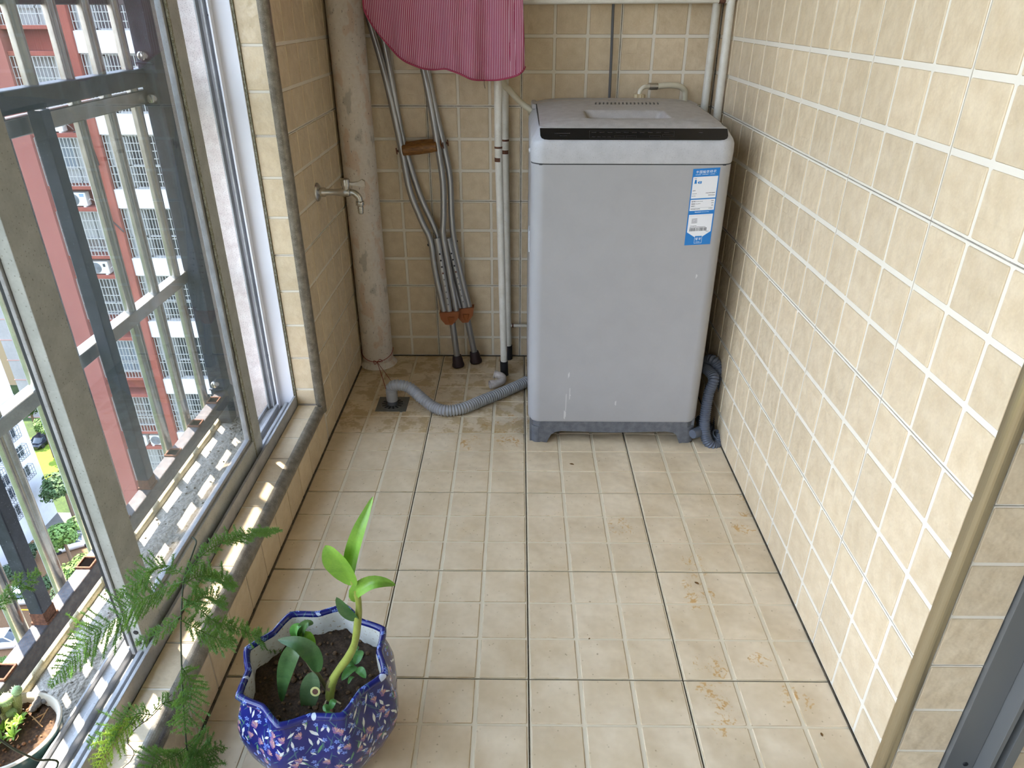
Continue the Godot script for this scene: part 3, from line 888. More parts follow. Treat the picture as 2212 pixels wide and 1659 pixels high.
func build_washer() -> void:
	var x0 := 0.006
	var x1 := 0.505
	var zb := -1.37
	var zf := -0.845
	var t := thing("washing_machine", "light grey top loading washing machine with black control panel and blue energy sticker", "washing machine", Vector3(0.2555, 0, -1.108))
	# cabinet colour with a few lime streaks on the front (world x, y)
	var st := []
	for p: Array in [[1228, 810, 0.0014, 0.012], [1230, 850, 0.0018, 0.02], [1222, 870, 0.0016, 0.026], [1219, 895, 0.003, 0.014], [1329, 870, 0.0016, 0.009], [1504, 595, 0.0012, 0.008]]:
		var q := at_z(p[0], p[1], zf)
		st.append([q.x, q.y, p[2], p[3]])
	var n1 := noise(81, 0.02)
	var n2 := noise(83, 0.15, 2)
	var tex := paint(512, 512, func(px: int, py: int) -> Color:
		var x := px / 512.0
		var y := 1.0 - py / 512.0
		var c := rgb(160, 159, 160).lerp(rgb(166, 165, 166), 0.5 + 0.5 * n1.get_noise_2d(px, py))
		for s: Array in st:
			var d := pow((x - s[0]) / s[2], 2.0) + pow((y - s[1]) / s[3], 2.0)
			if d + 0.6 * n2.get_noise_2d(px * 3.0, py) < 1.0:
				c = rgb(200, 200, 198)
		return c)
	var body_mat := tri_tex(mat(Color.WHITE, 0.38), tex, Vector3(1, 1, 1))
	var lid_mat := tri_tex(mat(Color.WHITE, 0.5), cloud(85, rgb(166, 160, 156), rgb(182, 178, 175), 0.02, rgb(138, 128, 121), 0.5), Vector3(3, 3, 3))
	var shell_mat := tri_tex(mat(Color.WHITE, 0.42), cloud(87, rgb(176, 176, 179), rgb(188, 188, 191), 0.012, rgb(130, 126, 124), 0.6), Vector3(3, 3, 3))
	var skirt_mat := tri_tex(mat(Color.WHITE, 0.6), cloud(89, rgb(84, 87, 93), rgb(108, 110, 116), 0.02, rgb(146, 146, 146), 0.45), Vector3(4, 4, 4))
	# cabinet
	var b := MB.new()
	b.loft([rr(x0 + 0.004, x1 - 0.002, zb, zf - 0.003, 0.034, 0.074), rr(x0 + 0.0015, x1 - 0.0005, zb, zf, 0.034, 0.082), rr(x0, x1, zb, zf, 0.034, 0.3), rr(x0, x1, zb, zf, 0.034, 0.811)], true, true)
	part(t, "cabinet", b.mesh(), body_mat)
	# base skirt: band under the cabinet, rounded feet, arched front apron
	b = MB.new()
	b.loft([rr(x0 + 0.009, x1 - 0.007, zb, zf - 0.004, 0.032, 0.05), rr(x0 + 0.007, x1 - 0.005, zb, zf - 0.0025, 0.033, 0.0805)], true, true)
	var skirt := part(t, "base_skirt", b.mesh(), skirt_mat)
	for x: float in [0.0155, 0.458]:
		b = MB.new()
		b.loft([rr(x + 0.003, x + 0.04, -0.9, -0.851, 0.016, 0.0), rr(x, x + 0.044, -0.905, -0.8495, 0.02, 0.008), rr(x, x + 0.044, -0.905, -0.849, 0.022, 0.056)], true, true)
		part(skirt, "foot", b.mesh(), skirt_mat)
	var sk := PackedVector2Array([Vector2(0.04, 0.07), Vector2(0.04, 0.004), Vector2(0.064, 0.0), Vector2(0.069, 0.014), Vector2(0.076, 0.028), Vector2(0.088, 0.037), Vector2(0.106, 0.041), Vector2(0.26, 0.036), Vector2(0.415, 0.041), Vector2(0.438, 0.037), Vector2(0.449, 0.028), Vector2(0.455, 0.014), Vector2(0.46, 0.0), Vector2(0.478, 0.004), Vector2(0.478, 0.07)])
	b = MB.new()
	b.extrude(sk, -0.868, -0.8488)
	part(skirt, "apron", b.mesh(), skirt_mat)
	b = MB.new()
	var sd := PackedVector2Array([Vector2(-0.86, 0.086), Vector2(-0.86, 0.0), Vector2(-0.91, 0.0), Vector2(-0.92, 0.024), Vector2(-0.94, 0.036), Vector2(-1.28, 0.036), Vector2(-1.3, 0.024), Vector2(-1.31, 0.0), Vector2(-1.36, 0.0), Vector2(-1.36, 0.086)])
	for x: float in [0.013, 0.485]:
		b = MB.new()
		b.extrude(sd, 0.0, 0.015, Transform3D(Basis(Vector3.BACK, Vector3.UP, Vector3.RIGHT), Vector3(x, 0, 0)))
		part(skirt, "side_skirt", b.mesh(), skirt_mat)
	b = MB.new()
	b.box(Vector3(0.256, 0.052, -0.885), Vector3(0.38, 0.03, 0.03), 0.004)
	part(skirt, "inner_beam", b.mesh(), M.frame_dark)
	# upper shell
	b = MB.new()
	b.loft([rr(x0 + 0.0005, x1 - 0.0005, zb, zf - 0.0005, 0.034, 0.8135), rr(x0 - 0.001, x1 + 0.001, zb, zf + 0.0012, 0.035, 0.816), rr(x0 - 0.002, x1 + 0.002, zb, zf + 0.002, 0.036, 0.84), rr(x0 - 0.001, x1 + 0.001, zb, zf + 0.001, 0.036, 0.860), rr(x0 + 0.003, x1 - 0.003, zb, zf - 0.002, 0.034, 0.8695), rr(x0 + 0.011, x1 - 0.011, zb, zf - 0.0145, 0.03, 0.8815), rr(x0 + 0.0165, x1 - 0.0165, zb, zf - 0.0255, 0.026, 0.8915), rr(x0 + 0.022, x1 - 0.022, zb, zf - 0.03, 0.024, 0.894)], true, true)
	part(t, "top_shell", b.mesh(), shell_mat)
	pbox(t, "shell_seam", Vector3(x0 + 0.02, 0.81, zf - 0.002), Vector3(x1 - 0.02, 0.8135, zf - 0.0008), M.frame_dark)
	# control panel: glossy black strip lying on the sloped front of the shell
	var im := Image.create(1024, 96, false, Image.FORMAT_RGB8)
	im.fill(rgb(20, 19, 22))
	var grey := rgb(84, 80, 80)
	for r: Rect2i in [Rect2i(270, 22, 462, 62), Rect2i(404, 62, 54, 18), Rect2i(470, 62, 54, 18), Rect2i(596, 60, 60, 18), Rect2i(668, 52, 58, 18)]:
		for e: Rect2i in [Rect2i(r.position, Vector2i(r.size.x, 1)), Rect2i(r.position + Vector2i(0, r.size.y), Vector2i(r.size.x, 1)), Rect2i(r.position, Vector2i(1, r.size.y)), Rect2i(r.position + Vector2i(r.size.x, 0), Vector2i(1, r.size.y))]:
			im.fill_rect(e, grey)
	for k in 10:
		dashes(im, 282 + k * 44, 32, 26, 4, grey, 70 + k)
	for k in 4:
		dashes(im, 284 + k * 28, 70, 18, 4, grey, 90 + k)
	dashes(im, 80, 40, 84, 7, rgb(64, 60, 62), 95)
	dashes(im, 108, 60, 40, 5, rgb(64, 60, 62), 96)
	dashes(im, 868, 30, 20, 6, grey, 97)
	var pm := mat(Color.WHITE, 0.16)
	pm.albedo_texture = ImageTexture.create_from_image(im)
	var pw := 0.457
	var ph := 0.033
	var pp := PackedVector2Array([Vector2(0.0, ph), Vector2(0.001, 0.012), Vector2(0.004, 0.005), Vector2(0.011, 0.0012), Vector2(0.022, 0.0), Vector2(pw - 0.022, 0.0), Vector2(pw - 0.011, 0.0012), Vector2(pw - 0.004, 0.005), Vector2(pw - 0.001, 0.012), Vector2(pw - 0.001, ph)])
	b = MB.new()
	var slope := Vector3(0, 0.0228, -0.0238).normalized()
	b.extrude(pp, 0.0, 0.0012, Transform3D(Basis(Vector3.RIGHT, slope, Vector3.RIGHT.cross(slope)), Vector3(0.0265, 0.8695, -0.8462)))
	part(t, "control_panel", b.mesh(), pm)
	# lid with a finger recess
	b = MB.new()
	var lx0 := 0.027
	var lx1 := 0.482
	b.grid(64, 60, func(u: float, v: float) -> Vector3:
		var x := lerpf(lx0, lx1, u)
		var z := lerpf(-0.8695, -1.25, v)
		var y := lid_y(z)
		y -= 0.010 * pow(absf(u * 2.0 - 1.0), 6.0)
		var m := smoothstep(0.146, 0.158, x) * smoothstep(0.352, 0.340, x) * smoothstep(-0.932, -0.941, z) * smoothstep(-1.052, -1.02, z)
		y -= 0.022 * m
		y -= 0.0014 * (1.0 - smoothstep(0.0, 0.004, absf(z + 0.921)))
		return Vector3(x, y, z), -1.0)
	var lid := part(t, "lid", b.mesh(), lid_mat)
	b = MB.new()
	b.box(Vector3(0.2545, 0.8915, -0.8712), Vector3(0.452, 0.0055, 0.004), 0.001)
	part(lid, "lid_lip", b.mesh(), lid_mat)
	for x: float in [0.0255, 0.4835]:
		b = MB.new()
		b.grid(1, 24, func(u: float, v: float) -> Vector3:
			var z := lerpf(-0.871, -1.36, v)
			return Vector3(x, lid_y(z) - 0.03 + 0.0195 * u, z))
		part(lid, "lid_gap", b.mesh(), M.black)
	# rear deck with slots
	b = MB.new()
	b.grid(30, 8, func(u: float, v: float) -> Vector3:
		var z := lerpf(-1.254, -1.37, v)
		return Vector3(lerpf(lx0 - 0.008, lx1 + 0.008, u), lid_y(z) - 0.012 * pow(absf(u * 2.0 - 1.0), 6.0), z), -1.0)
	var deck := part(t, "rear_deck", b.mesh(), lid_mat)
	b = MB.new()
	for k in 17:
		var x := 0.19 + 0.0108 * k
		b.box(Vector3(x, lid_y(-1.17) + 0.0004, -1.17), Vector3(0.0040, 0.0012, 0.034), 0.0, Basis(Vector3.UP, -0.12))
	part(lid, "vent_slots", b.mesh(), M.frame_dark, true)
	for x: float in [0.02, 0.49]:
		b = MB.new()
		b.box(Vector3(x, 0.897, -1.31), Vector3(0.016, 0.016, 0.1), 0.004)
		part(deck, "hinge_cover", b.mesh(), lid_mat)
	# energy sticker
	var em := mat(Color.WHITE, 0.4)
	em.albedo_texture = energy_label_texture()
	b = MB.new()
	b.face(Vector3(0.405, 0.609, zf + 0.0007), Vector3(0.471, 0.613, zf + 0.0007), Vector3(0.4715, 0.806, zf + 0.0007), Vector3(0.4055, 0.802, zf + 0.0007), Vector3.BACK)
	var sticker := part(t, "energy_sticker", b.mesh(), em)
	sticker.set_meta("label", "blue and white printed energy sticker")
	# side fittings
	b = MB.new()
	b.ball(Vector3(x0 - 0.002, 0.836, -0.9), Vector3(0.004, 0.007, 0.007))
	part(t, "side_plug", b.mesh(), shell_mat)
	b = MB.new()
	b.box(Vector3(x0 - 0.001, 0.6, -0.93), Vector3(0.005, 0.06, 0.05), 0.002)
	part(t, "side_handle", b.mesh(), shell_mat)

# ---------------------------------------------------------------- white tube rack, shirt, rod, cord
func build_rack_and_cloth() -> void:
	var white := tri_tex(mat(Color.WHITE, 0.4), cloud(101, rgb(214, 208, 194), rgb(228, 224, 214), 0.02, rgb(150, 120, 84), 0.66, 256), Vector3(4, 4, 4))
	var t := thing("laundry_rack", "white tube rack standing over the washing machine with rusty joints", "rack", Vector3(0.25, 0, -1.36))
	var fl := [at_z(1089.5, 795, -1.29), at_z(1076, 345, -1.29), at_z(1078, 180, -1.29)]
	var posts := [[Vector3(-0.0715, 0.0, -1.292), Vector3(-0.0865, 0.78, -1.292), Vector3(-0.085, 1.62, -1.292)], [Vector3(-0.058, 0.0, -1.424), Vector3(-0.068, 0.78, -1.424), Vector3(-0.068, 1.62, -1.424)], [Vector3(0.567, 0.0, -1.3), Vector3(0.567, 0.8, -1.3), Vector3(0.562, 1.62, -1.3)], [Vector3(0.556, 0.0, -1.424), Vector3(0.556, 0.8, -1.424), Vector3(0.556, 1.62, -1.424)]]
	for p: Array in posts:
		var po := ptube(t, "post", p, 0.0118, white, 14)
		ptube(po, "foot_cap", [p[0], p[0].lerp(p[1], 0.07)], 0.0142, M.black, 14)
		var jc: Vector3 = p[1]
		ptube(po, "rusty_joint", [jc + Vector3(0, -0.045, 0), jc + Vector3(0, -0.033, 0)], 0.0122, M.rust, 14)
		ptube(po, "rusty_joint", [jc + Vector3(0, -0.006, 0), jc], 0.0121, M.rust, 14)
	var rails := [
		[Vector3(-0.085, 1.168, -1.292), Vector3(0.565, 1.172, -1.3)], [Vector3(-0.068, 1.172, -1.424), Vector3(0.556, 1.172, -1.424)],
		[Vector3(-0.085, 1.172, -1.292), Vector3(-0.068, 1.172, -1.424)], [Vector3(0.565, 1.172, -1.3), Vector3(0.556, 1.172, -1.424)],
		[Vector3(-0.059, 0.133, -1.424), Vector3(0.556, 0.133, -1.424)], [Vector3(-0.085, 1.6, -1.292), Vector3(0.562, 1.6, -1.3)], [Vector3(-0.068, 1.6, -1.424), Vector3(0.556, 1.6, -1.424)]]
	for i in rails.size():
		ptube(t, "rail", rails[i], 0.0085 if i < 4 else 0.006, white, 12)
	for x: float in [0.06, 0.18, 0.3, 0.42]:
		ptube(t, "shelf_bar", [Vector3(x, 1.178, -1.296), Vector3(x, 1.178, -1.424)], 0.004, white, 8)
	ptube(t, "rusty_end", [Vector3(-0.046, 0.133, -1.424), Vector3(-0.04, 0.133, -1.424)], 0.0068, M.rust, 12)
	ptube(t, "rusty_end", [Vector3(0.53, 1.1715, -1.2995), Vector3(0.548, 1.1718, -1.2998)], 0.009, M.rust, 12)
	# clothes rod above the picture
	var rod := thing("clothes_rod", "metal clothes rod spanning the balcony above the crutches", "rod", Vector3(0, 1.72, -1.2))
	ptube(rod, "rod_tube", [Vector3(L, 1.72, -1.2), Vector3(R, 1.72, -1.2)], 0.011, M.chrome, 12)
	for x: float in [L + 0.003, R - 0.003]:
		ptube(rod, "wall_flange", [Vector3(x - 0.003, 1.72, -1.2), Vector3(x + 0.003, 1.72, -1.2)], 0.026, M.chrome, 14)
	# shirt: striped cotton, curved hem; only its tail shows
	var n1 := noise(111, 0.01)
	var tex := paint(1024, 64, func(px: int, py: int) -> Color:
		return rgb(222, 192, 200) if posmod(px, 8) < 3 else rgb(162, 62, 92))
	var cm := mat(Color(0.94, 0.9, 0.92), 0.85)
	cm.albedo_texture = tex
	cm.uv1_scale = Vector3(1.6, 1.0, 1.0)
	cm.cull_mode = BaseMaterial3D.CULL_DISABLED
	cm.backlight_enabled = true
	cm.backlight = Color(0.22, 0.14, 0.15)
	var sh := thing("striped_shirt", "red and white pinstriped shirt hanging over the crutches", "shirt", Vector3(-0.22, 1.7, -1.2))
	var hem := [Vector2(783, -10), Vector2(787, 20), Vector2(797, 45), Vector2(815, 72), Vector2(838, 100), Vector2(868, 126), Vector2(905, 147), Vector2(935, 153), Vector2(965, 151), Vector2(992, 159), Vector2(1018, 171), Vector2(1045, 176), Vector2(1080, 174), Vector2(1112, 165), Vector2(1128, 155), Vector2(1134, 146)]
	var hw := []
	for q: Vector2 in hem:
		hw.append(at_z(q.x, q.y, -1.205))
	var hemline := func(u: float) -> Vector3:
		var f := u * (hw.size() - 1)
		var i := mini(int(f), hw.size() - 2)
		var a: Vector3 = hw[maxi(i - 1, 0)]
		var c: Vector3 = hw[i]
		var d: Vector3 = hw[i + 1]
		var e: Vector3 = hw[mini(i + 2, hw.size() - 1)]
		return c.cubic_interpolate(d, a, e, f - i)
	var fold := func(x: float, y: float) -> float:
		var k := clampf((1.5 - y) / 0.5, 0.0, 1.0)
		return k * (0.010 * sin(x * 42.0 + 3.0 * y) + 0.006 * sin(x * 95.0 - 4.0 * y + 1.0) + 0.010 * n1.get_noise_2d(x * 900.0, y * 500.0))
	var b := MB.new()
	# columns straight up from the hem so that stripes stay upright: u over x, v from hem to shoulders
	var front := func(u: float, v: float) -> Vector3:
		var h: Vector3 = hemline.call(u)
		var top := 1.62 - 0.10 * absf(u * 2.0 - 0.95)
		var y := lerpf(h.y, top, v)
		var x := lerpf(h.x, -0.225 + (h.x + 0.22) * 0.92, v)
		var curl := 0.010 * (1.0 - smoothstep(0.0, 0.03, v))
		return Vector3(x, y, -1.205 + fold.call(x, y) + curl * sin(u * 23.0))
	b.grid(90, 40, front)
	# uv by x so that stripes keep their pitch
	for i in b.v.size():
		b.uv[i] = Vector2((b.v[i].x + 0.5) * 1.0, b.v[i].y)
	part(sh, "front_panel", b.mesh(), cm)
	b = MB.new()
	b.grid(60, 24, func(u: float, v: float) -> Vector3:
		var q: Vector3 = front.call(u, v)
		return Vector3(q.x, q.y + 0.035 * (1.0 - v), -1.232 - 0.5 * (q.z + 1.205)))
	for i in b.v.size():
		b.uv[i] = Vector2((b.v[i].x + 0.503) * 1.0, b.v[i].y)
	part(sh, "back_panel", b.mesh(), cm)
	var hp := []
	for k in 91:
		hp.append(front.call(k / 90.0, 0.0) + Vector3(0, 0.0018, 0.0005))
	var hm := mat(rgb(160, 62, 88), 0.9)
	b = MB.new()
	b.tube(hp, 0.0026, 8)
	part(sh, "hem", b.mesh(), hm)
	# open placket edge
	b = MB.new()
	b.grid(3, 30, func(u: float, v: float) -> Vector3:
		var q: Vector3 = front.call(lerpf(0.845, 0.875, u), v * 0.97)
		return q + Vector3(0, 0, 0.0022 * sin(PI * u)))
	for i in b.v.size():
		b.uv[i] = Vector2((b.v[i].x + 0.5015) * 1.0, b.v[i].y)
	part(sh, "placket", b.mesh(), cm)
	ptube(sh, "loose_thread", [at_z(1046, 172, -1.2), at_z(1046, 182, -1.2), at_z(1048, 191, -1.2)], 0.0007, M.black, 6)
	ptube(sh, "hanger_bar", [Vector3(-0.38, 1.56, -1.217), Vector3(-0.22, 1.655, -1.217), Vector3(-0.06, 1.56, -1.217)], 0.004, M.black, 8)
	ptube(sh, "hanger_hook", [Vector3(-0.22, 1.655, -1.217), Vector3(-0.22, 1.715, -1.217), Vector3(-0.214, 1.733, -1.205)], 0.0022, M.chrome, 8)
	# power cord dropping behind the machine
	var pc := thing("power_cord", "grey power cord dropping behind the washing machine lid", "cord", Vector3(0.253, 0.86, -1.42))
	ptube(pc, "cord_run", curve([Vector3(0.262, 1.75, -1.43), Vector3(0.254, 1.3, -1.424), at_z(1325, 10, -1.42), at_z(1321, 110, -1.42), at_z(1316, 215, -1.42), Vector3(0.256, 0.8, -1.41)], 6), 0.0042, mat(rgb(98, 98, 100), 0.6), 10)
	pbox(pc, "plug", Vector3(0.245, 1.74, -1.445), Vector3(0.28, 1.79, -1.41), mat(rgb(210, 208, 202), 0.5), 0.004)

# ---------------------------------------------------------------- hoses
func ribbed(parent: Node3D, nm: String, pts: Array, r: float, pitch: float, m: Material, sides := 16, amp := 0.0016) -> MeshInstance3D:
	var path := even(pts, pitch / 4.0)
	var rad := []
	for i in path.size():
		rad.append(r + amp * [0.0, 0.8, 1.0, 0.2][i % 4] - amp * 0.5)
	var b := MB.new()
	b.tube(path, rad, sides, true)
	return part(parent, nm, b.mesh(), m)
func build_hoses() -> void:
	var grey := mat(rgb(158, 158, 160), 0.5)
	var t := thing("drain_hose", "pale grey corrugated hose running from the machine to the floor drain", "hose", Vector3(-0.24, 0, -1.06))
	var c0 := Vector3(-0.4345, 0.0, -1.076)
	var pts := [c0 + Vector3(0.0, 0.05, 0), c0 + Vector3(0.003, 0.066, 0.0), at_y(862, 832, 0.074), at_y(885, 838, 0.066), at_y(912, 861, 0.042), at_y(938, 880, 0.022), at_y(965, 887, 0.0185), at_y(1000, 882, 0.0185), at_y(1040, 866, 0.0185), at_y(1085, 848, 0.0185), at_y(1130, 828, 0.0185), Vector3(0.012, 0.0215, -1.21)]
	ribbed(t, "corrugated_tube", pts, 0.0175, 0.0088, grey, 18, 0.0036)
	ptube(t, "cuff", [c0 + Vector3(0, 0.016, 0), c0 + Vector3(0.0, 0.052, 0)], [0.0185, 0.0185], grey, 18)
	ptube(t, "rubber_adapter", [c0 + Vector3(0, 0.002, 0), c0 + Vector3(0, 0.02, 0)], 0.0165, mat(rgb(84, 86, 90), 0.6), 18)
	# dark hose folded up between machine and wall
	var dk := mat(rgb(84, 90, 102), 0.42)
	var d := thing("folded_hose", "dark blue grey corrugated hose folded between washing machine and wall", "hose", Vector3(0.545, 0, -0.88))
	var hp := [Vector3(0.541, 0.10, -1.1), at_z(1531, 778, -0.985), at_z(1550, 790, -0.955), at_z(1561, 830, -0.94), at_z(1562, 870, -0.935), at_z(1553, 905, -0.935), at_z(1543, 930, -0.925), Vector3(0.535, 0.022, -0.94)]
	ribbed(d, "hose_strand", hp, 0.0152, 0.0064, dk, 16, 0.0028)
	hp = [Vector3(0.535, 0.19, -1.0), at_z(1541, 815, -0.915), at_z(1531, 850, -0.895), at_z(1524, 890, -0.875), at_z(1522, 925, -0.855), at_z(1527, 950, -0.842), at_z(1538, 962, -0.836), at_z(1549, 960, -0.845), at_z(1553, 942, -0.87)]
	ribbed(d, "hose_strand", hp, 0.0152, 0.0064, dk, 16, 0.0028)
	var e0 := at_z(1540, 944, -0.872)
	var e1 := at_z(1578, 938, -0.862)
	e1.x = minf(e1.x, R - 0.006)
	var b := MB.new()
	var ax := (e1 - e0).normalized()
	var sx := ax.cross(Vector3.UP).normalized()
	b.lathe([Vector2(0.0150, 0.0), Vector2(0.0160, 0.012), Vector2(0.0165, e0.distance_to(e1) - 0.004), Vector2(0.0165, e0.distance_to(e1)), Vector2(0.0138, e0.distance_to(e1)), Vector2(0.0135, 0.004)], 20, Transform3D(Basis(sx, ax, sx.cross(ax)), e0))
	part(d, "open_cuff", b.mesh(), dk)
	b = MB.new()
	b.tube([at_z(1496, 938, -0.838), at_z(1506, 934, -0.85), at_z(1520, 926, -0.88), Vector3(0.54, 0.03, -0.94)], [0.0135, 0.0155, 0.015, 0.015], 16)
	part(d, "second_cuff", b.mesh(), dk)
	# cream inlet hose with its elbow on the machine top
	var cream := mat(rgb(208, 200, 176), 0.5)
	var i := thing("inlet_hose", "cream water inlet hose with clamped elbow at the machine top", "hose", Vector3(0.2, 0.915, -1.35))
	ptube(i, "hose_run", curve([Vector3(-0.12, 1.32, -1.432), Vector3(-0.1, 1.1, -1.425), at_z(1086, 172, -1.39), at_z(1102, 196, -1.375), at_z(1126, 222, -1.36), at_z(1150, 240, -1.35), Vector3(0.012, 0.864, -1.386)], 8), 0.0092, cream, 12)
	ptube(i, "hose_run", curve([at_z(1418, 186.5, -1.385), at_z(1445, 184, -1.388), at_z(1466, 186, -1.392), at_z(1478, 194, -1.4), at_z(1480, 206, -1.405), at_z(1478, 225, -1.41)], 8), 0.0088, cream, 12)
	ptube(i, "elbow", curve([at_z(1380, 212, -1.352), at_z(1382, 198, -1.356), at_z(1390, 188.5, -1.365), at_z(1404, 186.5, -1.382), at_z(1419, 186.5, -1.385)], 6), 0.0062, mat(rgb(228, 222, 206), 0.5), 12)
	ptube(i, "clamp", [at_z(1402, 186.5, -1.382), at_z(1420, 186.5, -1.386)], 0.0102, M.chrome, 16)
	var nt := MB.new()
	for k in 8:
		var a := TAU * k / 8.0
		nt.box(at_z(1381, 209, -1.352) + Vector3(cos(a), 0, sin(a)) * 0.0145, Vector3(0.006, 0.016, 0.009), 0.002, Basis(Vector3.UP, -a))
	nt.lathe([Vector2(0.0, 0.008), Vector2(0.0135, 0.008), Vector2(0.0145, -0.012)], 16, Transform3D(Basis.IDENTITY, at_z(1381, 209, -1.352)))
	part(i, "union_nut", nt.mesh(), mat(rgb(206, 188, 152), 0.5))

# ---------------------------------------------------------------- corner: downpipe, string, tap, floor drain, elbow
func build_corner() -> void:
	var n1 := noise(121, 0.014)
	var n2 := noise(123, 0.06, 3)
	var tex := paint(512, 512, func(px: int, py: int) -> Color:
		var c := rgb(214, 202, 188).lerp(rgb(224, 214, 202), 0.5 + 0.6 * n2.get_noise_2d(px, py))
		var k := n1.get_noise_2d(px, py * 0.55)
		if k > 0.24:
			c = c.lerp(rgb(208, 176, 150), clampf((k - 0.24) * 4.0, 0, 0.5))
		if k < -0.34:
			c = c.lerp(rgb(176, 168, 156), clampf((-0.34 - k) * 6.0, 0, 0.8))
		var e := n2.get_noise_2d(px * 2.2 + 70.0, py * 0.9)
		if e > 0.56:
			c = c.lerp(rgb(70, 58, 46), clampf((e - 0.56) * 6.0, 0, 0.8))
		return c)
	var pm := tri_tex(mat(Color.WHITE, 0.7), tex, Vector3(2, 2, 2))
	var p := thing("drain_pipe", "thick painted downpipe with peeling cream paint in the corner", "pipe", Vector3(-0.535, 0, -1.386))
	var b := MB.new()
	b.lathe([Vector2(0.053, 0.0), Vector2(0.0545, 0.02), Vector2(0.0538, 0.6), Vector2(0.0535, 1.2), Vector2(0.0535, 2.6)], 40, Transform3D(Basis.IDENTITY, Vector3(-0.535, 0, -1.386)))
	part(p, "pipe_wall", b.mesh(), pm)
	b = MB.new()
	b.lathe([Vector2(0.053, 0.02), Vector2(0.060, 0.012), Vector2(0.068, 0.001)], 30, Transform3D(Basis.IDENTITY, Vector3(-0.535, 0, -1.386)))
	part(p, "mortar_collar", b.mesh(), pm)
	# red string
	var red := mat(rgb(140, 40, 28), 0.8)
	var s := thing("red_string", "red string tied round the foot of the downpipe", "string", Vector3(-0.52, 0.0, -1.32))
	var loop := []
	for k in 25:
		var a := lerpf(-0.2, PI + 0.2, k / 24.0)
		loop.append(Vector3(-0.535 + 0.0565 * cos(a), 0.052 - 0.022 * sin(a), -1.386 + 0.0565 * sin(a)))
	ptube(s, "string_loop", loop, 0.0011, red, 6)
	var kn := Vector3(-0.528, 0.03, -1.3285)
	ptube(s, "bow", curve([kn, kn + Vector3(0.012, 0.012, 0.003), kn + Vector3(0.02, 0.004, 0.004), kn], 6), 0.001, red, 6)
	ptube(s, "bow", curve([kn, kn + Vector3(-0.011, 0.006, 0.003), kn + Vector3(-0.008, -0.008, 0.004), kn], 6), 0.001, red, 6)
	ptube(s, "string_end", curve([kn, kn.lerp(at_y(835, 845, 0.03), 0.5) + Vector3(0, 0.004, 0), at_y(835, 845, 0.02)], 6), 0.001, red, 6)
	ptube(s, "string_end", curve([kn, kn.lerp(at_y(846, 828, 0.03), 0.5) + Vector3(0, 0.004, 0), at_y(844, 822, 0.03)], 6), 0.001, red, 6)
	# tap on the wall stub
	var f := thing("wall_tap", "chrome lever tap with ribbed hose nozzle on the tiled wall", "tap", Vector3(L, 0.69, -1.068))
	var o := Vector3(L, 0.692, -1.066)
	var ex := Transform3D(Basis(Vector3.UP, Vector3.RIGHT, Vector3.FORWARD), o)
	b = MB.new()
	b.lathe([Vector2(0.0, 0.010), Vector2(0.012, 0.010), Vector2(0.018, 0.008), Vector2(0.025, 0.003), Vector2(0.026, 0.0)], 24, ex)
	part(f, "wall_flange", b.mesh(), M.chrome)
	b = MB.new()
	b.lathe([Vector2(0.013, 0.006), Vector2(0.013, 0.022), Vector2(0.0098, 0.026), Vector2(0.009, 0.05), Vector2(0.0105, 0.066), Vector2(0.0125, 0.076), Vector2(0.0125, 0.088), Vector2(0.010, 0.094), Vector2(0.0, 0.095)], 20, ex)
	part(f, "body", b.mesh(), M.chrome)
	ptube(f, "spout", curve([o + Vector3(0.086, 0.0, 0), o + Vector3(0.104, -0.002, 0.001), o + Vector3(0.116, -0.014, 0.002), o + Vector3(0.118, -0.026, 0.002)], 6), 0.0092, M.chrome, 16)
	b = MB.new()
	b.lathe([Vector2(0.0, 0.0), Vector2(0.0115, 0.0), Vector2(0.012, -0.003), Vector2(0.012, -0.011), Vector2(0.0085, -0.013), Vector2(0.0082, -0.018), Vector2(0.0092, -0.020), Vector2(0.0078, -0.023), Vector2(0.0088, -0.026), Vector2(0.0074, -0.029), Vector2(0.0084, -0.032), Vector2(0.007, -0.036), Vector2(0.004, -0.036), Vector2(0.004, -0.02)], 18, Transform3D(Basis.IDENTITY, o + Vector3(0.118, -0.024, 0.002)))
	part(f, "hose_nozzle", b.mesh(), M.chrome)
	b = MB.new()
	b.lathe([Vector2(0.0, 0.034), Vector2(0.010, 0.034), Vector2(0.0125, 0.031), Vector2(0.0135, 0.016), Vector2(0.011, 0.013), Vector2(0.0095, 0.0)], 20, Transform3D(Basis.IDENTITY, o + Vector3(0.082, 0.004, 0)))
	var bon := part(f, "bonnet", b.mesh(), M.chrome)
	b = MB.new()
	var lever := PackedVector2Array([Vector2(0.008, -0.004), Vector2(0.02, -0.0045), Vector2(0.034, -0.007), Vector2(0.046, -0.0105), Vector2(0.053, -0.006), Vector2(0.053, 0.007), Vector2(0.046, 0.0115), Vector2(0.034, 0.005), Vector2(0.02, 0.003), Vector2(0.008, 0.004)])
	b.extrude(lever, -0.003, 0.003, Transform3D(Basis(Vector3(1, 0.02, 0).normalized(), Vector3(-0.02, 1, 0.2).normalized(), Vector3(0, -0.2, 1).normalized()), o + Vector3(0.084, 0.024, 0.0)))
	part(bon, "lever", b.mesh(), M.chrome)
	# floor drain
	var dm := mat(rgb(112, 112, 108), 0.45, 0.6)
	var c := Vector3(-0.4345, 0.0, -1.076)
	var dr := thing("floor_drain", "square metal floor drain with radial slots under the hose", "drain", c)
	pbox(dr, "plate", c + Vector3(-0.05, -0.003, -0.048), c + Vector3(0.05, 0.0015, 0.048), dm, 0.0008)
	b = MB.new()
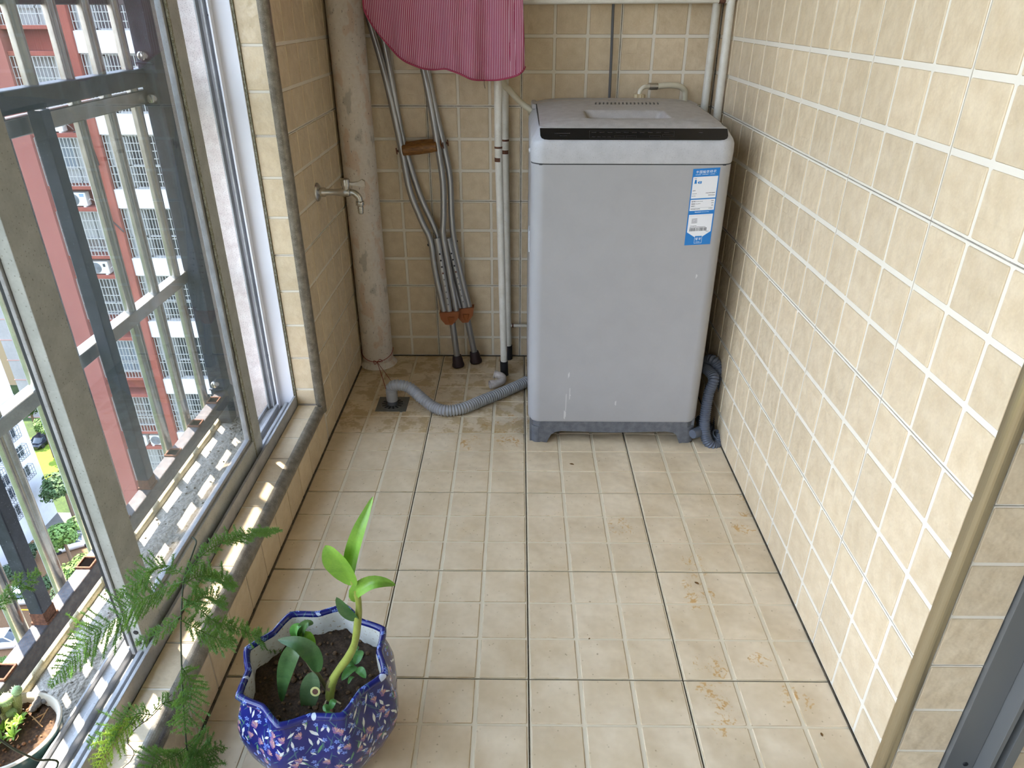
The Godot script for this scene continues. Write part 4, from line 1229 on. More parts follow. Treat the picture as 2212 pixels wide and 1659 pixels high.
	b.lathe([Vector2(0.039, 0.0016), Vector2(0.0385, 0.0026), Vector2(0.0365, 0.0026), Vector2(0.036, 0.0016)], 40, Transform3D(Basis.IDENTITY, c))
	part(dr, "ring", b.mesh(), M.frame_grey)
	for k in 14:
		var a := TAU * k / 14.0
		b = MB.new()
		b.box(c + Vector3(cos(a), 0, sin(a)) * 0.0265 + Vector3(0, 0.0015, 0), Vector3(0.016, 0.0008, 0.0058), 0.0, Basis(Vector3.UP, -a))
		part(dr, "slot", b.mesh(), M.black)
	# loose elbow fitting
	var pv := tri_tex(mat(Color.WHITE, 0.5), cloud(131, rgb(190, 180, 172), rgb(210, 202, 196), 0.03, rgb(120, 70, 50), 0.45, 256), Vector3(8, 8, 8))
	var el := thing("pipe_elbow", "loose grey plastic pipe elbow lying beside the rack foot", "pipe elbow", Vector3(-0.095, 0, -1.2))
	var a0 := at_y(1059, 831, 0.0165)
	var ep := curve([a0, at_y(1073, 828, 0.0165), at_y(1085, 822, 0.018), at_y(1084, 813, 0.021), at_y(1068, 808, 0.025)], 6)
	b = MB.new()
	b.tube(ep, 0.0128, 18, false)
	part(el, "bend", b.mesh(), pv)
	var dd: Vector3 = (ep[0] - ep[1]).normalized()
	b = MB.new()
	var sx := dd.cross(Vector3.UP).normalized()
	b.lathe([Vector2(0.0148, -0.014), Vector2(0.0152, 0.001), Vector2(0.0124, 0.001), Vector2(0.0118, -0.03), Vector2(0.0, -0.031)], 20, Transform3D(Basis(sx, dd, sx.cross(dd)), ep[0]))
	part(el, "socket", b.mesh(), pv)
	ptube(el, "socket", [ep[ep.size() - 2], ep[ep.size() - 1]], 0.015, pv, 18)
	# bits of dry leaf on the floor
	for q: Array in [[1235, 1003, 0.007, "tiny curled leaf scrap on the floor before the washing machine"], [1505, 1260, 0.006, "tiny leaf scrap among the rust stains on the floor"], [1775, 1587, 0.004, "tiny leaf crumb on the floor near the bronze edge bead"], [1273, 1380, 0.0025, "tiny dark crumb alone on the open floor tiles"]]:
		var l := thing("dry_leaf_bit", q[3], "leaf", at_y(q[0], q[1], 0.0))
		b = MB.new()
		var r: float = q[2]
		b.grid(6, 4, func(u: float, v: float) -> Vector3:
			var x := (u - 0.5) * 2.0 * r
			var w := r * 0.5 * (1.0 - pow(absf(u * 2.0 - 1.0), 2.0)) + 0.0003
			return Vector3(x, 0.0006 + 0.5 * absf(v - 0.5) * w, (v - 0.5) * 2.0 * w))
		place(l, "scrap", b.mesh(), mat(rgb(110, 78, 36), 0.9), Transform3D(Basis(Vector3.UP, r * 400.0), Vector3.ZERO))

# ---------------------------------------------------------------- crutches
func lean(px: float, py: float, z0: float, k: float) -> Vector3:
	var z := z0
	var p := Vector3.ZERO
	for i in 5:
		p = at_z(px, py, z)
		z = z0 - k * p.y
	return p
func build_crutches() -> void:
	var al := mat(rgb(176, 176, 176), 0.3, 0.8)
	var br := mat(rgb(150, 84, 40), 0.5)
	var wood := tri_tex(mat(Color.WHITE, 0.45), cloud(141, rgb(104, 66, 28), rgb(158, 108, 50), 0.02, rgb(70, 42, 18), 0.4, 256), Vector3(6, 30, 30))
	var rub := mat(rgb(46, 26, 26), 0.6)
	var defs := [
		{"l": [[772, -60], [800, 50], [826, 140], [850, 240], [869, 330], [886, 414], [912, 480], [930, 520], [941, 590], [959, 672]], "r": [[888, 40], [915, 150], [933, 240], [945, 312], [957, 395], [958, 470], [957, 505], [966, 560], [986, 672]],
		"c": [[944, 514], [971, 674]], "j": [[950, 672], [993, 670], [989, 686], [977, 699], [963, 698], [953, 686]], "leg": [[976, 696], [987, 768]], "z": -1.356, "k": 0.062, "bolt": [926, 529]},
		{"l": [[800, -60], [836, 120], [861, 258], [872, 309], [881, 341], [907, 421], [938, 490], [955, 535], [975, 600], [993, 665]], "r": [[905, 40], [925, 160], [941, 240], [958, 312], [972, 385], [976, 475], [983, 530], [998, 600], [1014, 663]],
		"c": [[967, 514], [1004, 667]], "j": [[985, 665], [1024, 661], [1022, 678], [1012, 693], [1000, 694], [989, 682]], "leg": [[1008, 690], [1024, 762]], "z": -1.39, "k": 0.034, "bolt": [986, 521]}]
	for i in 2:
		var d: Dictionary = defs[i]
		var z0: float = d.z
		var k: float = d.k
		var foot := lean(990.5, 790, z0, k) if i == 0 else lean(1029, 782, z0, k)
		foot.y = 0.0
		var t := thing("crutch", ["aluminium crutch with brown wooden handgrip leaning on the end wall", "aluminium crutch partly hidden behind the one with the visible grip"][i], "crutch", foot, "pair of crutches")
		for side: String in ["l", "r"]:
			var pts := []
			for q: Array in d[side]:
				pts.append(lean(q[0], q[1], z0, k))
			ptube(t, "side_tube", curve(pts, 5), 0.0103, al, 14)
		var c0 := lean(d.c[0][0], d.c[0][1], z0, k)
		var c1 := lean(d.c[1][0], d.c[1][1], z0, k)
		var ct := ptube(t, "centre_tube", [c0, c1], 0.0125, al, 16)
		var cd := (CAM - c0)
		cd = (cd - (c1 - c0).normalized() * cd.dot((c1 - c0).normalized())).normalized()
		for h in 9:
			var p := c0.lerp(c1, 0.2 + 0.085 * h)
			ptube(ct, "hole", [p + cd * 0.0115, p + cd * 0.0131], 0.0032 if h < 4 else 0.0026, M.black if h < 3 else (M.rust if h == 3 else M.frame_grey), 10)
		var poly := PackedVector2Array()
		for q: Array in d.j:
			var w := lean(q[0], q[1], z0, k)
			poly.append(Vector2(w.x, w.y))
		var zj := lean(d.j[0][0], d.j[0][1], z0, k).z
		var b := MB.new()
		b.extrude(poly, zj - 0.017, zj + 0.017)
		var jt := part(t, "joint_clamp", b.mesh(), br)
		ptube(jt, "collar", [lean(d.leg[0][0] - 1, d.leg[0][1] - 16, z0, k) + Vector3(0, 0, 0.006), lean(d.leg[0][0], d.leg[0][1] - 1, z0, k) + Vector3(0, 0, 0.003)], [0.0165, 0.0135], br, 14)
		var l0 := lean(d.leg[0][0], d.leg[0][1] - 8, z0, k)
		ptube(t, "leg", [l0, foot.lerp(l0, 0.12)], 0.0112, al, 14)
		var ld := (l0 - foot).normalized()
		var sx := ld.cross(Vector3.BACK).normalized()
		b = MB.new()
		b.lathe([Vector2(0.0, 0.001), Vector2(0.021, 0.001), Vector2(0.0225, 0.006), Vector2(0.021, 0.014), Vector2(0.0195, 0.016), Vector2(0.0185, 0.03), Vector2(0.0155, 0.044), Vector2(0.0125, 0.044)], 20, Transform3D(Basis(sx, ld, sx.cross(ld)), foot))
		part(t, "rubber_tip", b.mesh(), rub)
		var g0 := lean(870 if i == 0 else 878, 325 if i == 0 else 318, z0, k)
		var g1 := lean(944 if i == 0 else 954, 316 if i == 0 else 310, z0, k)
		var gd := (g1 - g0).normalized()
		var gs := gd.cross(Vector3.BACK).normalized()
		var gl := g0.distance_to(g1)
		b = MB.new()
		b.lathe([Vector2(0.0, 0.0), Vector2(0.017, 0.0), Vector2(0.0185, 0.003), Vector2(0.0165, 0.008), Vector2(0.0175, 0.02), Vector2(0.0188, gl * 0.45), Vector2(0.0175, gl * 0.8), Vector2(0.0162, gl - 0.008), Vector2(0.018, gl - 0.003), Vector2(0.0165, gl), Vector2(0.0, gl)], 20, Transform3D(Basis(gs, gd, gs.cross(gd)), g0))
		part(t, "handgrip", b.mesh(), wood)
		for e in 2:
			var q := (g0 - gd * 0.016) if e == 0 else (g1 + gd * 0.016)
			b = MB.new()
			for w: float in [-0.6, 0.6]:
				b.box(q + (gs * sin(w) * 0.008 + gd * (0.004 if e == 1 else -0.004)), Vector3(0.004, 0.011, 0.003), 0.001, Basis(gd, (gs * signf(w) + gd * (0.7 if e == 1 else -0.7)).normalized(), gd.cross(gs)).orthonormalized())
			b.ball(q, Vector3.ONE * 0.0042, 8, 5)
			part(t, "wing_nut", b.mesh(), M.rust)
		var bp := lean(d.bolt[0], d.bolt[1], z0, k)
		b = MB.new()
		b.ball(bp, Vector3.ONE * 0.005, 8, 5)
		part(t, "clamp_bolt", b.mesh(), M.dark)
		# underarm pad behind the shirt
		var u0 := lean(d.l[0][0], d.l[0][1], z0, k)
		var u1 := lean(d.r[0][0], d.r[0][1], z0, k)
		u0.y = maxf(u0.y, u1.y)
		u1.y = u0.y
		ptube(t, "underarm_pad", [u0 + Vector3(-0.02, 0.0, 0), u0.lerp(u1, 0.5) + Vector3(0, -0.012, 0), u1 + Vector3(0.02, 0.0, 0)], 0.02, rub, 14)
		ptube(t, "side_tube", [lean(d.r[0][0], d.r[0][1], z0, k), u1], 0.0103, al, 12)

# ---------------------------------------------------------------- plants
# leaf blade along mid points; wide: half width; up: which way the upper side looks
func leaf_mesh(mid: Array, wide: float, up: Vector3, fold := 0.25, tip := 0.75, cuts := 14) -> MB:
	var path := curve(mid, 6)
	var m := path.size() - 1
	var b := MB.new()
	b.grid(cuts, 6, func(u: float, v: float) -> Vector3:
		var f := u * m
		var i := mini(int(f), m - 1)
		var p: Vector3 = path[i].lerp(path[i + 1], f - i)
		var t: Vector3 = (path[i + 1] - path[i]).normalized()
		var side := t.cross(up).normalized()
		var nn := side.cross(t).normalized()
		var w := wide * pow(sin(PI * pow(clampf(u * 0.985 + 0.012, 0, 1), tip)), 0.75)
		var s := v * 2.0 - 1.0
		return p + side * s * w + nn * (absf(s) - 0.35) * w * fold)
	return b
func leafmat(c: Color, d: Color, sd: int) -> StandardMaterial3D:
	var m := tri_tex(mat(Color.WHITE, 0.38), cloud(sd, c, d, 0.01, c.lightened(0.15), 0.6, 256), Vector3(9, 9, 9))
	m.cull_mode = BaseMaterial3D.CULL_DISABLED
	m.backlight_enabled = true
	m.backlight = Color(0.5, 0.6, 0.2)
	return m

func blob(im: Image, cx: float, cy: float, rx: float, ry: float, ang: float, c: Color, leaf := false) -> void:
	var r := int(ceil(maxf(rx, ry)))
	var ca := cos(ang)
	var sa := sin(ang)
	for dy in range(-r, r + 1):
		for dx in range(-r, r + 1):
			var u := (dx * ca + dy * sa) / rx
			var w := (-dx * sa + dy * ca) / ry
			var ok := u * u + w * w <= 1.0
			if leaf:
				ok = absf(u) <= 1.0 and absf(w) <= pow(1.0 - u * u, 1.4)
			if ok:
				im.set_pixel(posmod(int(cx) + dx, im.get_width()), clampi(int(cy) + dy, 0, im.get_height() - 1), c)
# cobalt glaze with printed tulips, small flowers and pale leaves
func pot_texture(bright: bool) -> ImageTexture:
	var W := 1536
	var Hh := 512
	var im := Image.create(W, Hh, false, Image.FORMAT_RGB8)
	im.fill(rgb(27, 32, 100))
	var q := RandomNumberGenerator.new()
	q.seed = 5
	var n := noise(151, 0.01)
	for y in Hh:
		for x in W:
			var k := n.get_noise_2d(x, y)
			if k > 0.1:
				im.set_pixel(x, y, im.get_pixel(x, y).lerp(rgb(34, 40, 118), clampf(k * 1.5, 0, 0.7)))
	for k in 520:
		blob(im, q.randf() * W, q.randf() * Hh, q.randf_range(16, 34), 2.0, q.randf_range(0.7, 2.4), rgb(60, 92, 110), true)
	for k in (60 if bright else 580):
		blob(im, q.randf() * W, q.randf() * Hh, q.randf_range(11, 23), q.randf_range(3, 5), q.randf_range(0.6, 2.5), rgb(206, 208, 204) if q.randf() < 0.8 else rgb(84, 130, 96), true)
	for k in 330:
		var x := q.randf() * W
		var y := q.randf() * Hh
		for p in 5:
			blob(im, x + 5.0 * cos(p * 1.2566), y + 5.0 * sin(p * 1.2566), 3.4, 2.7, p * 1.2566, rgb(112, 136, 200))
		blob(im, x, y, 2, 2, 0, rgb(44, 56, 140))
	for k in (0 if bright else 185):
		var x := q.randf() * W
		var y := q.randf() * Hh
		var tilt := q.randf_range(-0.7, 0.7)
		for p in 5:
			var a := tilt + (p - 2) * 0.34 - PI * 0.5
			blob(im, x + 9.0 * cos(a), y + 9.0 * sin(a), 13, 4.2, a, [rgb(168, 120, 118), rgb(190, 152, 142), rgb(146, 106, 128), rgb(182, 142, 132), rgb(120, 98, 142)][p], true)
		blob(im, x, y + 2, 6, 4, tilt, rgb(132, 92, 130))
	if bright:
		for k in 60:
			blob(im, q.randf() * W, q.randf() * Hh, q.randf_range(8, 22), q.randf_range(4, 12), q.randf() * 3.0, rgb(200, 210, 232), true)
	return ImageTexture.create_from_image(im)

func build_orchid() -> void:
	var C := Vector3(-0.352, 0, 0.146)
	var t := thing("potted_orchid", "young orchid shoot in a blue floral octagonal glazed pot on the floor", "potted plant", C)
	# octagon whose corners stand out; k: 0 round .. 1 full octagon with hollow sides
	var ring := func(r: float, y: float, k: float) -> Array:
		var out := []
		for i in 96:
			var a := TAU * i / 96.0
			var w := fposmod(rad_to_deg(a) - 11.0 + 22.5, 45.0) - 22.5
			var oct := cos(PI / 8.0) / cos(deg_to_rad(22.5 - absf(w)))
			oct -= 0.03 * (1.0 - absf(cos(deg_to_rad(w * 4.0))) ) + 0.035 * pow(sin(deg_to_rad(absf(w) * 4.0)), 2.0)
			out.append(C + Vector3(cos(a) * r * lerpf(1.0, oct, k), y, sin(a) * r * lerpf(1.0, oct, k)))
		return out
	var pm := mat(Color.WHITE, 0.12)
	pm.albedo_texture = pot_texture(false)
	pm.uv1_scale = Vector3(1, 1, 1)
	var rm := mat(Color.WHITE, 0.12)
	rm.albedo_texture = pot_texture(true)
	rm.uv1_scale = Vector3(1.0, 0.12, 1)
	var b := MB.new()
	var ys := [0.0, 0.006, 0.03, 0.06, 0.09, 0.12, 0.15, 0.175, 0.192, 0.203, 0.208]
	var rs := [0.072, 0.08, 0.096, 0.115, 0.1285, 0.1345, 0.134, 0.128, 0.1225, 0.1195, 0.1195]
	var loops := []
	var vs := []
	for i in ys.size():
		loops.append(ring.call(rs[i], ys[i], [0.0, 0.1, 0.2, 0.3, 0.35, 0.45, 0.55, 0.75, 0.9, 1.0, 1.0][i]))
		vs.append(1.0 - ys[i] / 0.21)
	b.loft(loops, true, false, vs)
	var pot := part(t, "pot", b.mesh(), pm)
	# rolled rim
	b = MB.new()
	loops = []
	for i in 9:
		var a := PI * (1.25 - 1.6 * i / 8.0)
		loops.append(ring.call(0.1205 - 0.0062 * cos(a) * 1.0, 0.2125 + 0.0062 * sin(a), 1.0))
	loops.reverse()
	loops = []
	for i in 10:
		var a := lerpf(-PI * 0.6, PI * 1.15, i / 9.0)
		loops.append(ring.call(0.1205 + 0.0064 * cos(a), 0.2125 + 0.0064 * sin(a), 1.0))
	b.loft(loops)
	part(pot, "rim", b.mesh(), rm)
	# white inside wall with soil marks
	b = MB.new()
	b.loft([ring.call(0.114, 0.16, 0.8), ring.call(0.1125, 0.18, 0.9), ring.call(0.1135, 0.205, 1.0), ring.call(0.1155, 0.2155, 1.0)])
	part(pot, "inner_glaze", b.mesh(), tri_tex(mat(Color.WHITE, 0.25), cloud(161, rgb(206, 204, 194), rgb(222, 222, 216), 0.008, rgb(140, 112, 76), 0.5, 256), Vector3(4, 4, 4)))
	# soil
	var soil := tri_tex(mat(Color.WHITE, 0.95), cloud(163, rgb(38, 28, 20), rgb(72, 54, 38), 0.04, rgb(120, 96, 64), 0.4), Vector3(9, 9, 9))
	var nn := noise(165, 45.0, 4)
	b = MB.new()
	b.grid(40, 40, func(u: float, v: float) -> Vector3:
		var x := u * 2.0 - 1.0
		var z := v * 2.0 - 1.0
		var p := Vector2(x * sqrt(1.0 - z * z * 0.5), z * sqrt(1.0 - x * x * 0.5)) * 0.1145
		return C + Vector3(p.x, 0.163 + 0.006 * nn.get_noise_2d(p.x, p.y) - 0.25 * p.y * 0.15 + 0.003 * nn.get_noise_2d(p.x * 4.0, p.y * 4.0), p.y), -1.0)
	part(t, "soil", b.mesh(), soil)
	b = MB.new()
	for k in 150:
		var a := rng.randf() * TAU
		var r := sqrt(rng.randf()) * 0.1
		var s := rng.randf_range(0.0016, 0.0048)
		b.ball(C + Vector3(cos(a) * r, 0.165 - 0.0375 * sin(a) * r, sin(a) * r), Vector3(s, s * 0.7, s * rng.randf_range(0.7, 1.2)), 6, 4)
	part(t, "soil_lumps", b.mesh(), tri_tex(mat(Color.WHITE, 0.95), cloud(167, rgb(58, 42, 28), rgb(110, 84, 54), 0.05, rgb(140, 112, 76), 0.4, 256), Vector3(20, 20, 20)), true)
	# shoot
	var g1 := leafmat(rgb(108, 150, 52), rgb(132, 174, 66), 171)
	var g2 := leafmat(rgb(52, 84, 46), rgb(76, 108, 62), 173)
	var g3 := leafmat(rgb(70, 124, 56), rgb(96, 150, 74), 175)
	var zs := 0.165
	var base := at_y(712, 1508, 0.168)
	zs = base.z
	var P := func(px: float, py: float, dz := 0.0) -> Vector3:
		return at_z(px, py, zs + dz)
	var st := [base, P.call(716, 1478), P.call(730, 1450), P.call(752, 1420), P.call(766, 1390), P.call(772, 1350), P.call(775, 1310), P.call(770, 1278), P.call(761, 1250), P.call(755, 1222)]
	var path := curve(st, 6)
	var rad := []
	for i in path.size():
		var f := float(i) / (path.size() - 1)
		rad.append(lerpf(0.0068, 0.0034, f) * (1.0 + 0.18 * absf(sin(f * 14.0))))
	var stem := ptube(t, "stem", path, rad, leafmat(rgb(140, 150, 68), rgb(164, 172, 84), 177), 12)
	ptube(stem, "stem_sheath", [base, P.call(714, 1482), P.call(719, 1466)], [0.006, 0.0078, 0.0066], mat(rgb(112, 96, 66), 0.9), 10)
	for q: Array in [[704, 1515, 700, 1528], [722, 1512, 736, 1520]]:
		ptube(stem, "root", [base, at_y(q[0], q[1], 0.17), at_y(q[2], q[3], 0.166)], 0.0014, mat(rgb(170, 156, 120), 0.8), 6)
	var up := Vector3(0, 0.35, 1)
	part(t, "leaf", leaf_mesh([P.call(757, 1250), P.call(757, 1225, 0.003), P.call(763, 1190, 0.005), P.call(777, 1145), P.call(792, 1108, -0.01), P.call(806, 1072, -0.02)], 0.0112, Vector3(-0.4, 0.2, 1), 0.5, 0.7).mesh(), g1)
	part(t, "leaf", leaf_mesh([P.call(758, 1265), P.call(750, 1248, 0.006), P.call(733, 1222, 0.014), P.call(716, 1198, 0.016), P.call(703, 1178, 0.012)], 0.0205, Vector3(-0.3, 0.5, 1), 0.3, 0.9).mesh(), g1)
	part(t, "leaf", leaf_mesh([P.call(768, 1300), P.call(766, 1282, 0.005), P.call(782, 1268, 0.01), P.call(805, 1258, 0.012), P.call(832, 1258, 0.008), P.call(854, 1264, 0.0)], 0.0105, Vector3(0.1, 0.9, 0.9), 0.55, 0.8).mesh(), g1)
	part(t, "leaf", leaf_mesh([P.call(769, 1342), P.call(758, 1330, 0.004), P.call(742, 1312, 0.008), P.call(727, 1290, 0.006)], 0.012, Vector3(-0.3, 0.4, 1), 0.3, 0.85).mesh(), g2)
	# old cane with drooping dark leaves
	var o0 := at_y(706, 1488, 0.172)
	ptube(t, "old_cane", curve([o0, P.call(690, 1462, -0.004), P.call(672, 1440, -0.008), P.call(655, 1410, -0.01), P.call(648, 1380, -0.01), P.call(650, 1362, -0.01)], 5), [0.0036, 0.0036, 0.0036, 0.0036, 0.0036, 0.0036, 0.0036, 0.0034, 0.0034, 0.0034, 0.0034, 0.0034, 0.0034, 0.003, 0.003, 0.003, 0.003, 0.003, 0.003, 0.003, 0.003, 0.003, 0.0028, 0.0028, 0.0028, 0.0028], mat(rgb(104, 100, 70), 0.8), 10)
	part(t, "leaf", leaf_mesh([P.call(648, 1395, -0.01), P.call(636, 1402, 0.0), P.call(622, 1430, 0.006), P.call(612, 1470, 0.006), P.call(608, 1518, 0.0)], 0.0138, Vector3(-0.1, 0.3, 1), 0.25, 0.95).mesh(), g2)
	part(t, "leaf", leaf_mesh([P.call(684, 1452, 0.0), P.call(680, 1425, 0.008), P.call(664, 1402, 0.014), P.call(638, 1388, 0.014), P.call(600, 1382, 0.008)], 0.0142, Vector3(0.1, 0.75, 0.8), 0.3, 0.8).mesh(), g2)
	var hl := part(t, "leaf", leaf_mesh([P.call(674, 1452, 0.004), P.call(672, 1475, 0.01), P.call(667, 1510, 0.012), P.call(661, 1548, 0.006)], 0.0155, Vector3(0.1, 0.45, 1), 0.2, 0.95).mesh(), leafmat(rgb(74, 98, 66), rgb(96, 118, 84), 179))
	var bh := MB.new()
	var hc: Vector3 = P.call(681, 1494, 0.0155)
	bh.lathe([Vector2(0.0, 0.0004), Vector2(0.0046, 0.0005), Vector2(0.0048, 0.0)], 14, Transform3D(Basis(Vector3(1, 0, 0), Vector3(-0.1, 0.45, 1).normalized(), Vector3(0, -1, 0.45).normalized()), hc))
	part(hl, "scar", bh.mesh(), mat(rgb(92, 60, 48), 0.9))
	bh = MB.new()
	bh.lathe([Vector2(0.0044, 0.0003), Vector2(0.0078, 0.0003), Vector2(0.008, 0.0)], 14, Transform3D(Basis(Vector3(1, 0, 0), Vector3(-0.1, 0.45, 1).normalized(), Vector3(0, -1, 0.45).normalized()), hc))
	part(hl, "scar_rim", bh.mesh(), mat(rgb(188, 186, 118), 0.8))
	part(t, "leaf", leaf_mesh([P.call(652, 1392, -0.01), P.call(660, 1372, -0.004), P.call(672, 1390, 0.002), P.call(676, 1412, 0.0)], 0.009, Vector3(0.4, 0.3, 1), 0.3).mesh(), g1)
	part(t, "leaf", leaf_mesh([P.call(646, 1385, -0.008), P.call(636, 1368, 0.0), P.call(640, 1354, 0.002), P.call(652, 1350, 0.0)], 0.0075, Vector3(-0.3, 0.6, 1), 0.5).mesh(), g3)
	part(t, "leaf", leaf_mesh([P.call(648, 1380, -0.008), P.call(652, 1358, 0.0), P.call(664, 1346, 0.004), P.call(677, 1347, 0.0)], 0.007, Vector3(0.2, 0.8, 0.8), 0.6).mesh(), g2)
	# weeds in the soil
	for q: Array in [[765, 1432, 744, 1440, 13], [770, 1440, 738, 1470, 11], [768, 1435, 782, 1405, 12], [762, 1412, 776, 1398, 8], [770, 1445, 790, 1465, 10], [712, 1535, 698, 1535, 9], [714, 1532, 726, 1512, 8], [716, 1538, 706, 1550, 7], [765, 1462, 752, 1478, 5]]:
		var a := at_y(q[0], q[1], 0.18)
		var c := at_y(q[2], q[3], 0.186)
		part(t, "weed_leaf", leaf_mesh([a, a.lerp(c, 0.5) + Vector3(0, 0.006, 0), c], q[4] * 0.0007, Vector3(0, 1, 0.3), 0.2, 0.9, 8).mesh(), g3)

# feathery frond: rachis through points, side twigs with needles
func frond(parent: Node3D, pts: Array, len0: float, m: Material, dense := 1.0, droop := 0.15) -> void:
	var path := even(pts, 0.0048 / dense)
	var b := MB.new()
	var rr2 := []
	for i in path.size():
		rr2.append(lerpf(0.0008, 0.0003, float(i) / path.size()))
	b.tube(path, rr2, 5, false)
	var nrm := Vector3(0.25, 0.9, 0.3).normalized()
	for i in range(1, path.size()):
		var f := float(i) / path.size()
		var t: Vector3 = (path[i] - path[i - 1]).normalized()
		var sd := t.cross(nrm).normalized()
		var ln := len0 * 1.2 * sin(PI * clampf(0.12 + f * 0.86, 0, 1)) * rng.randf_range(0.7, 1.3)
		for s: float in [-1.0, 1.0]:
			if rng.randf() < 0.14:
				continue
			ln *= rng.randf_range(0.75, 1.2)
			var dirn := (sd * s + t * rng.randf_range(0.5, 0.9) + Vector3(0, rng.randf_range(-droop, droop * 0.6), 0) + nrm * rng.randf_range(-0.6, 0.6)).normalized()
			var e: Vector3 = path[i] + dirn * ln
			var steps := maxi(4, int(ln / 0.0015))
			b.tube([path[i], path[i].lerp(e, 0.5) + Vector3(0, 0.02 * ln, 0), e], 0.00022, 3, false)
			for k in steps:
				var p: Vector3 = path[i].lerp(e, (k + 0.6) / steps)
				for w in 5:
					var nd := (dirn * 0.75 + Vector3(rng.randf_range(-1, 1), rng.randf_range(-1, 1), rng.randf_range(-1, 1))).normalized()
					var l := rng.randf_range(0.0032, 0.0066)
					var o := nd.cross(Vector3(0.3, 0.2, 0.9)).normalized() * 0.0005
					var n2 := nd.cross(o).normalized()
					var a := b.vert(p - o, n2)
					var c := b.vert(p + o, n2)
					var d := b.vert(p + nd * l, n2)
					b.tri(a, c, d)
	part(parent, "frond", b.mesh(), m)
func build_fern() -> void:
	var gm := mat(rgb(60, 100, 40), 0.6)
	gm.cull_mode = BaseMaterial3D.CULL_DISABLED
	gm.backlight_enabled = true
	gm.backlight = Color(0.5, 0.62, 0.24)
	var gy := mat(rgb(134, 156, 52), 0.6)
	gy.cull_mode = BaseMaterial3D.CULL_DISABLED
	gy.backlight_enabled = true
	gy.backlight = Color(0.5, 0.6, 0.2)
	var wire := mat(rgb(42, 54, 34), 0.6)
	var twig := mat(rgb(96, 84, 66), 0.8)
	var po := Vector3(-0.793, SLAB + 0.006, 0.46)
	var t := thing("asparagus_fern", "feathery green asparagus fern trailing over the window sill", "fern", po)
	# its pot stands on the ledge just outside the picture
	var b := MB.new()
	b.lathe([Vector2(0.0, 0.0), Vector2(0.042, 0.0), Vector2(0.052, 0.07), Vector2(0.056, 0.072), Vector2(0.056, 0.084), Vector2(0.05, 0.084), Vector2(0.048, 0.066), Vector2(0.0, 0.066)], 24, Transform3D(Basis.IDENTITY, po))
	part(t, "pot", b.mesh(), mat(rgb(176, 160, 142), 0.7))
	var E := func(px: float, py: float, x: float) -> Vector3:
		return at_x(px, py, x)
	var s0 := po + Vector3(0.01, 0.07, 0)
	ptube(t, "stem", curve([s0, po + Vector3(0.1, 0.12, 0.03), Vector3(-0.6, 0.12, 0.42), E.call(404, 1720, -0.54), E.call(402, 1605, -0.535), E.call(397, 1540, -0.53), E.call(392, 1430, -0.525), E.call(391, 1340, -0.52), E.call(398, 1250, -0.515), E.call(418, 1190, -0.515), E.call(424, 1170, -0.52), E.call(415, 1160, -0.53)], 8), 0.0012, wire, 7)
	ptube(t, "stem", curve([s0, E.call(115, 1668, -0.69), E.call(75, 1640, -0.7), E.call(30, 1618, -0.7), E.call(-40, 1570, -0.7)], 8), 0.0015, wire, 7)
	ptube(t, "stem", curve([s0, E.call(258, 1665, -0.6), E.call(275, 1600, -0.6), E.call(295, 1572, -0.595), E.call(330, 1545, -0.585), E.call(370, 1500, -0.575)], 6), 0.0007, twig, 6)
	for q: Array in [[295, 1572, 278, 1560, -0.595], [275, 1600, 276, 1575, -0.6], [268, 1632, 350, 1632, -0.6], [310, 1560, 290, 1548, -0.59]]:
		ptube(t, "twig", [E.call(q[0], q[1], q[4]), E.call(q[2], q[3], q[4] + 0.01)], 0.0004, twig, 5)
	frond(t, [E.call(396, 1252, -0.515), E.call(430, 1205, -0.5), E.call(480, 1172, -0.485), E.call(540, 1152, -0.47), E.call(606, 1144, -0.46)], 0.016, gm, 0.9)
	frond(t, [E.call(396, 1256, -0.515), E.call(350, 1272, -0.55), E.call(295, 1302, -0.59), E.call(245, 1340, -0.625), E.call(190, 1382, -0.66), E.call(110, 1480, -0.71)], 0.034, gm, 1.0)
	frond(t, [E.call(394, 1240, -0.515), E.call(362, 1222, -0.54), E.call(330, 1228, -0.56), E.call(290, 1262, -0.59), E.call(255, 1290, -0.61)], 0.022, gm, 0.9)
	frond(t, [E.call(394, 1262, -0.515), E.call(430, 1245, -0.5), E.call(468, 1246, -0.49), E.call(510, 1262, -0.48)], 0.022, gm, 1.0)
	frond(t, [E.call(392, 1290, -0.515), E.call(425, 1310, -0.5), E.call(460, 1340, -0.49), E.call(500, 1352, -0.475), E.call(560, 1376, -0.455), E.call(620, 1398, -0.435), E.call(685, 1412, -0.415)], 0.017, gm, 0.9)
	frond(t, [E.call(391, 1320, -0.515), E.call(420, 1300, -0.5), E.call(450, 1290, -0.495), E.call(490, 1300, -0.48)], 0.024, gm, 1.0)
	frond(t, [E.call(391, 1330, -0.515), E.call(350, 1362, -0.54), E.call(320, 1378, -0.56), E.call(295, 1386, -0.575)], 0.016, gm, 0.9)
	frond(t, [E.call(391, 1340, -0.515), E.call(440, 1366, -0.5), E.call(470, 1378, -0.49), E.call(510, 1382, -0.48)], 0.022, gm, 0.9)
	# lower tier
	frond(t, [E.call(392, 1440, -0.525), E.call(405, 1462, -0.52), E.call(412, 1500, -0.515), E.call(405, 1545, -0.515), E.call(392, 1585, -0.515)], 0.026, gm, 1.0)
	frond(t, [E.call(330, 1545, -0.585), E.call(298, 1542, -0.6), E.call(262, 1556, -0.62), E.call(232, 1580, -0.635), E.call(190, 1608, -0.66)], 0.022, gm, 1.0)
	frond(t, [E.call(300, 1540, -0.6), E.call(270, 1575, -0.61), E.call(238, 1612, -0.62), E.call(205, 1665, -0.63)], 0.022, gy, 0.9)
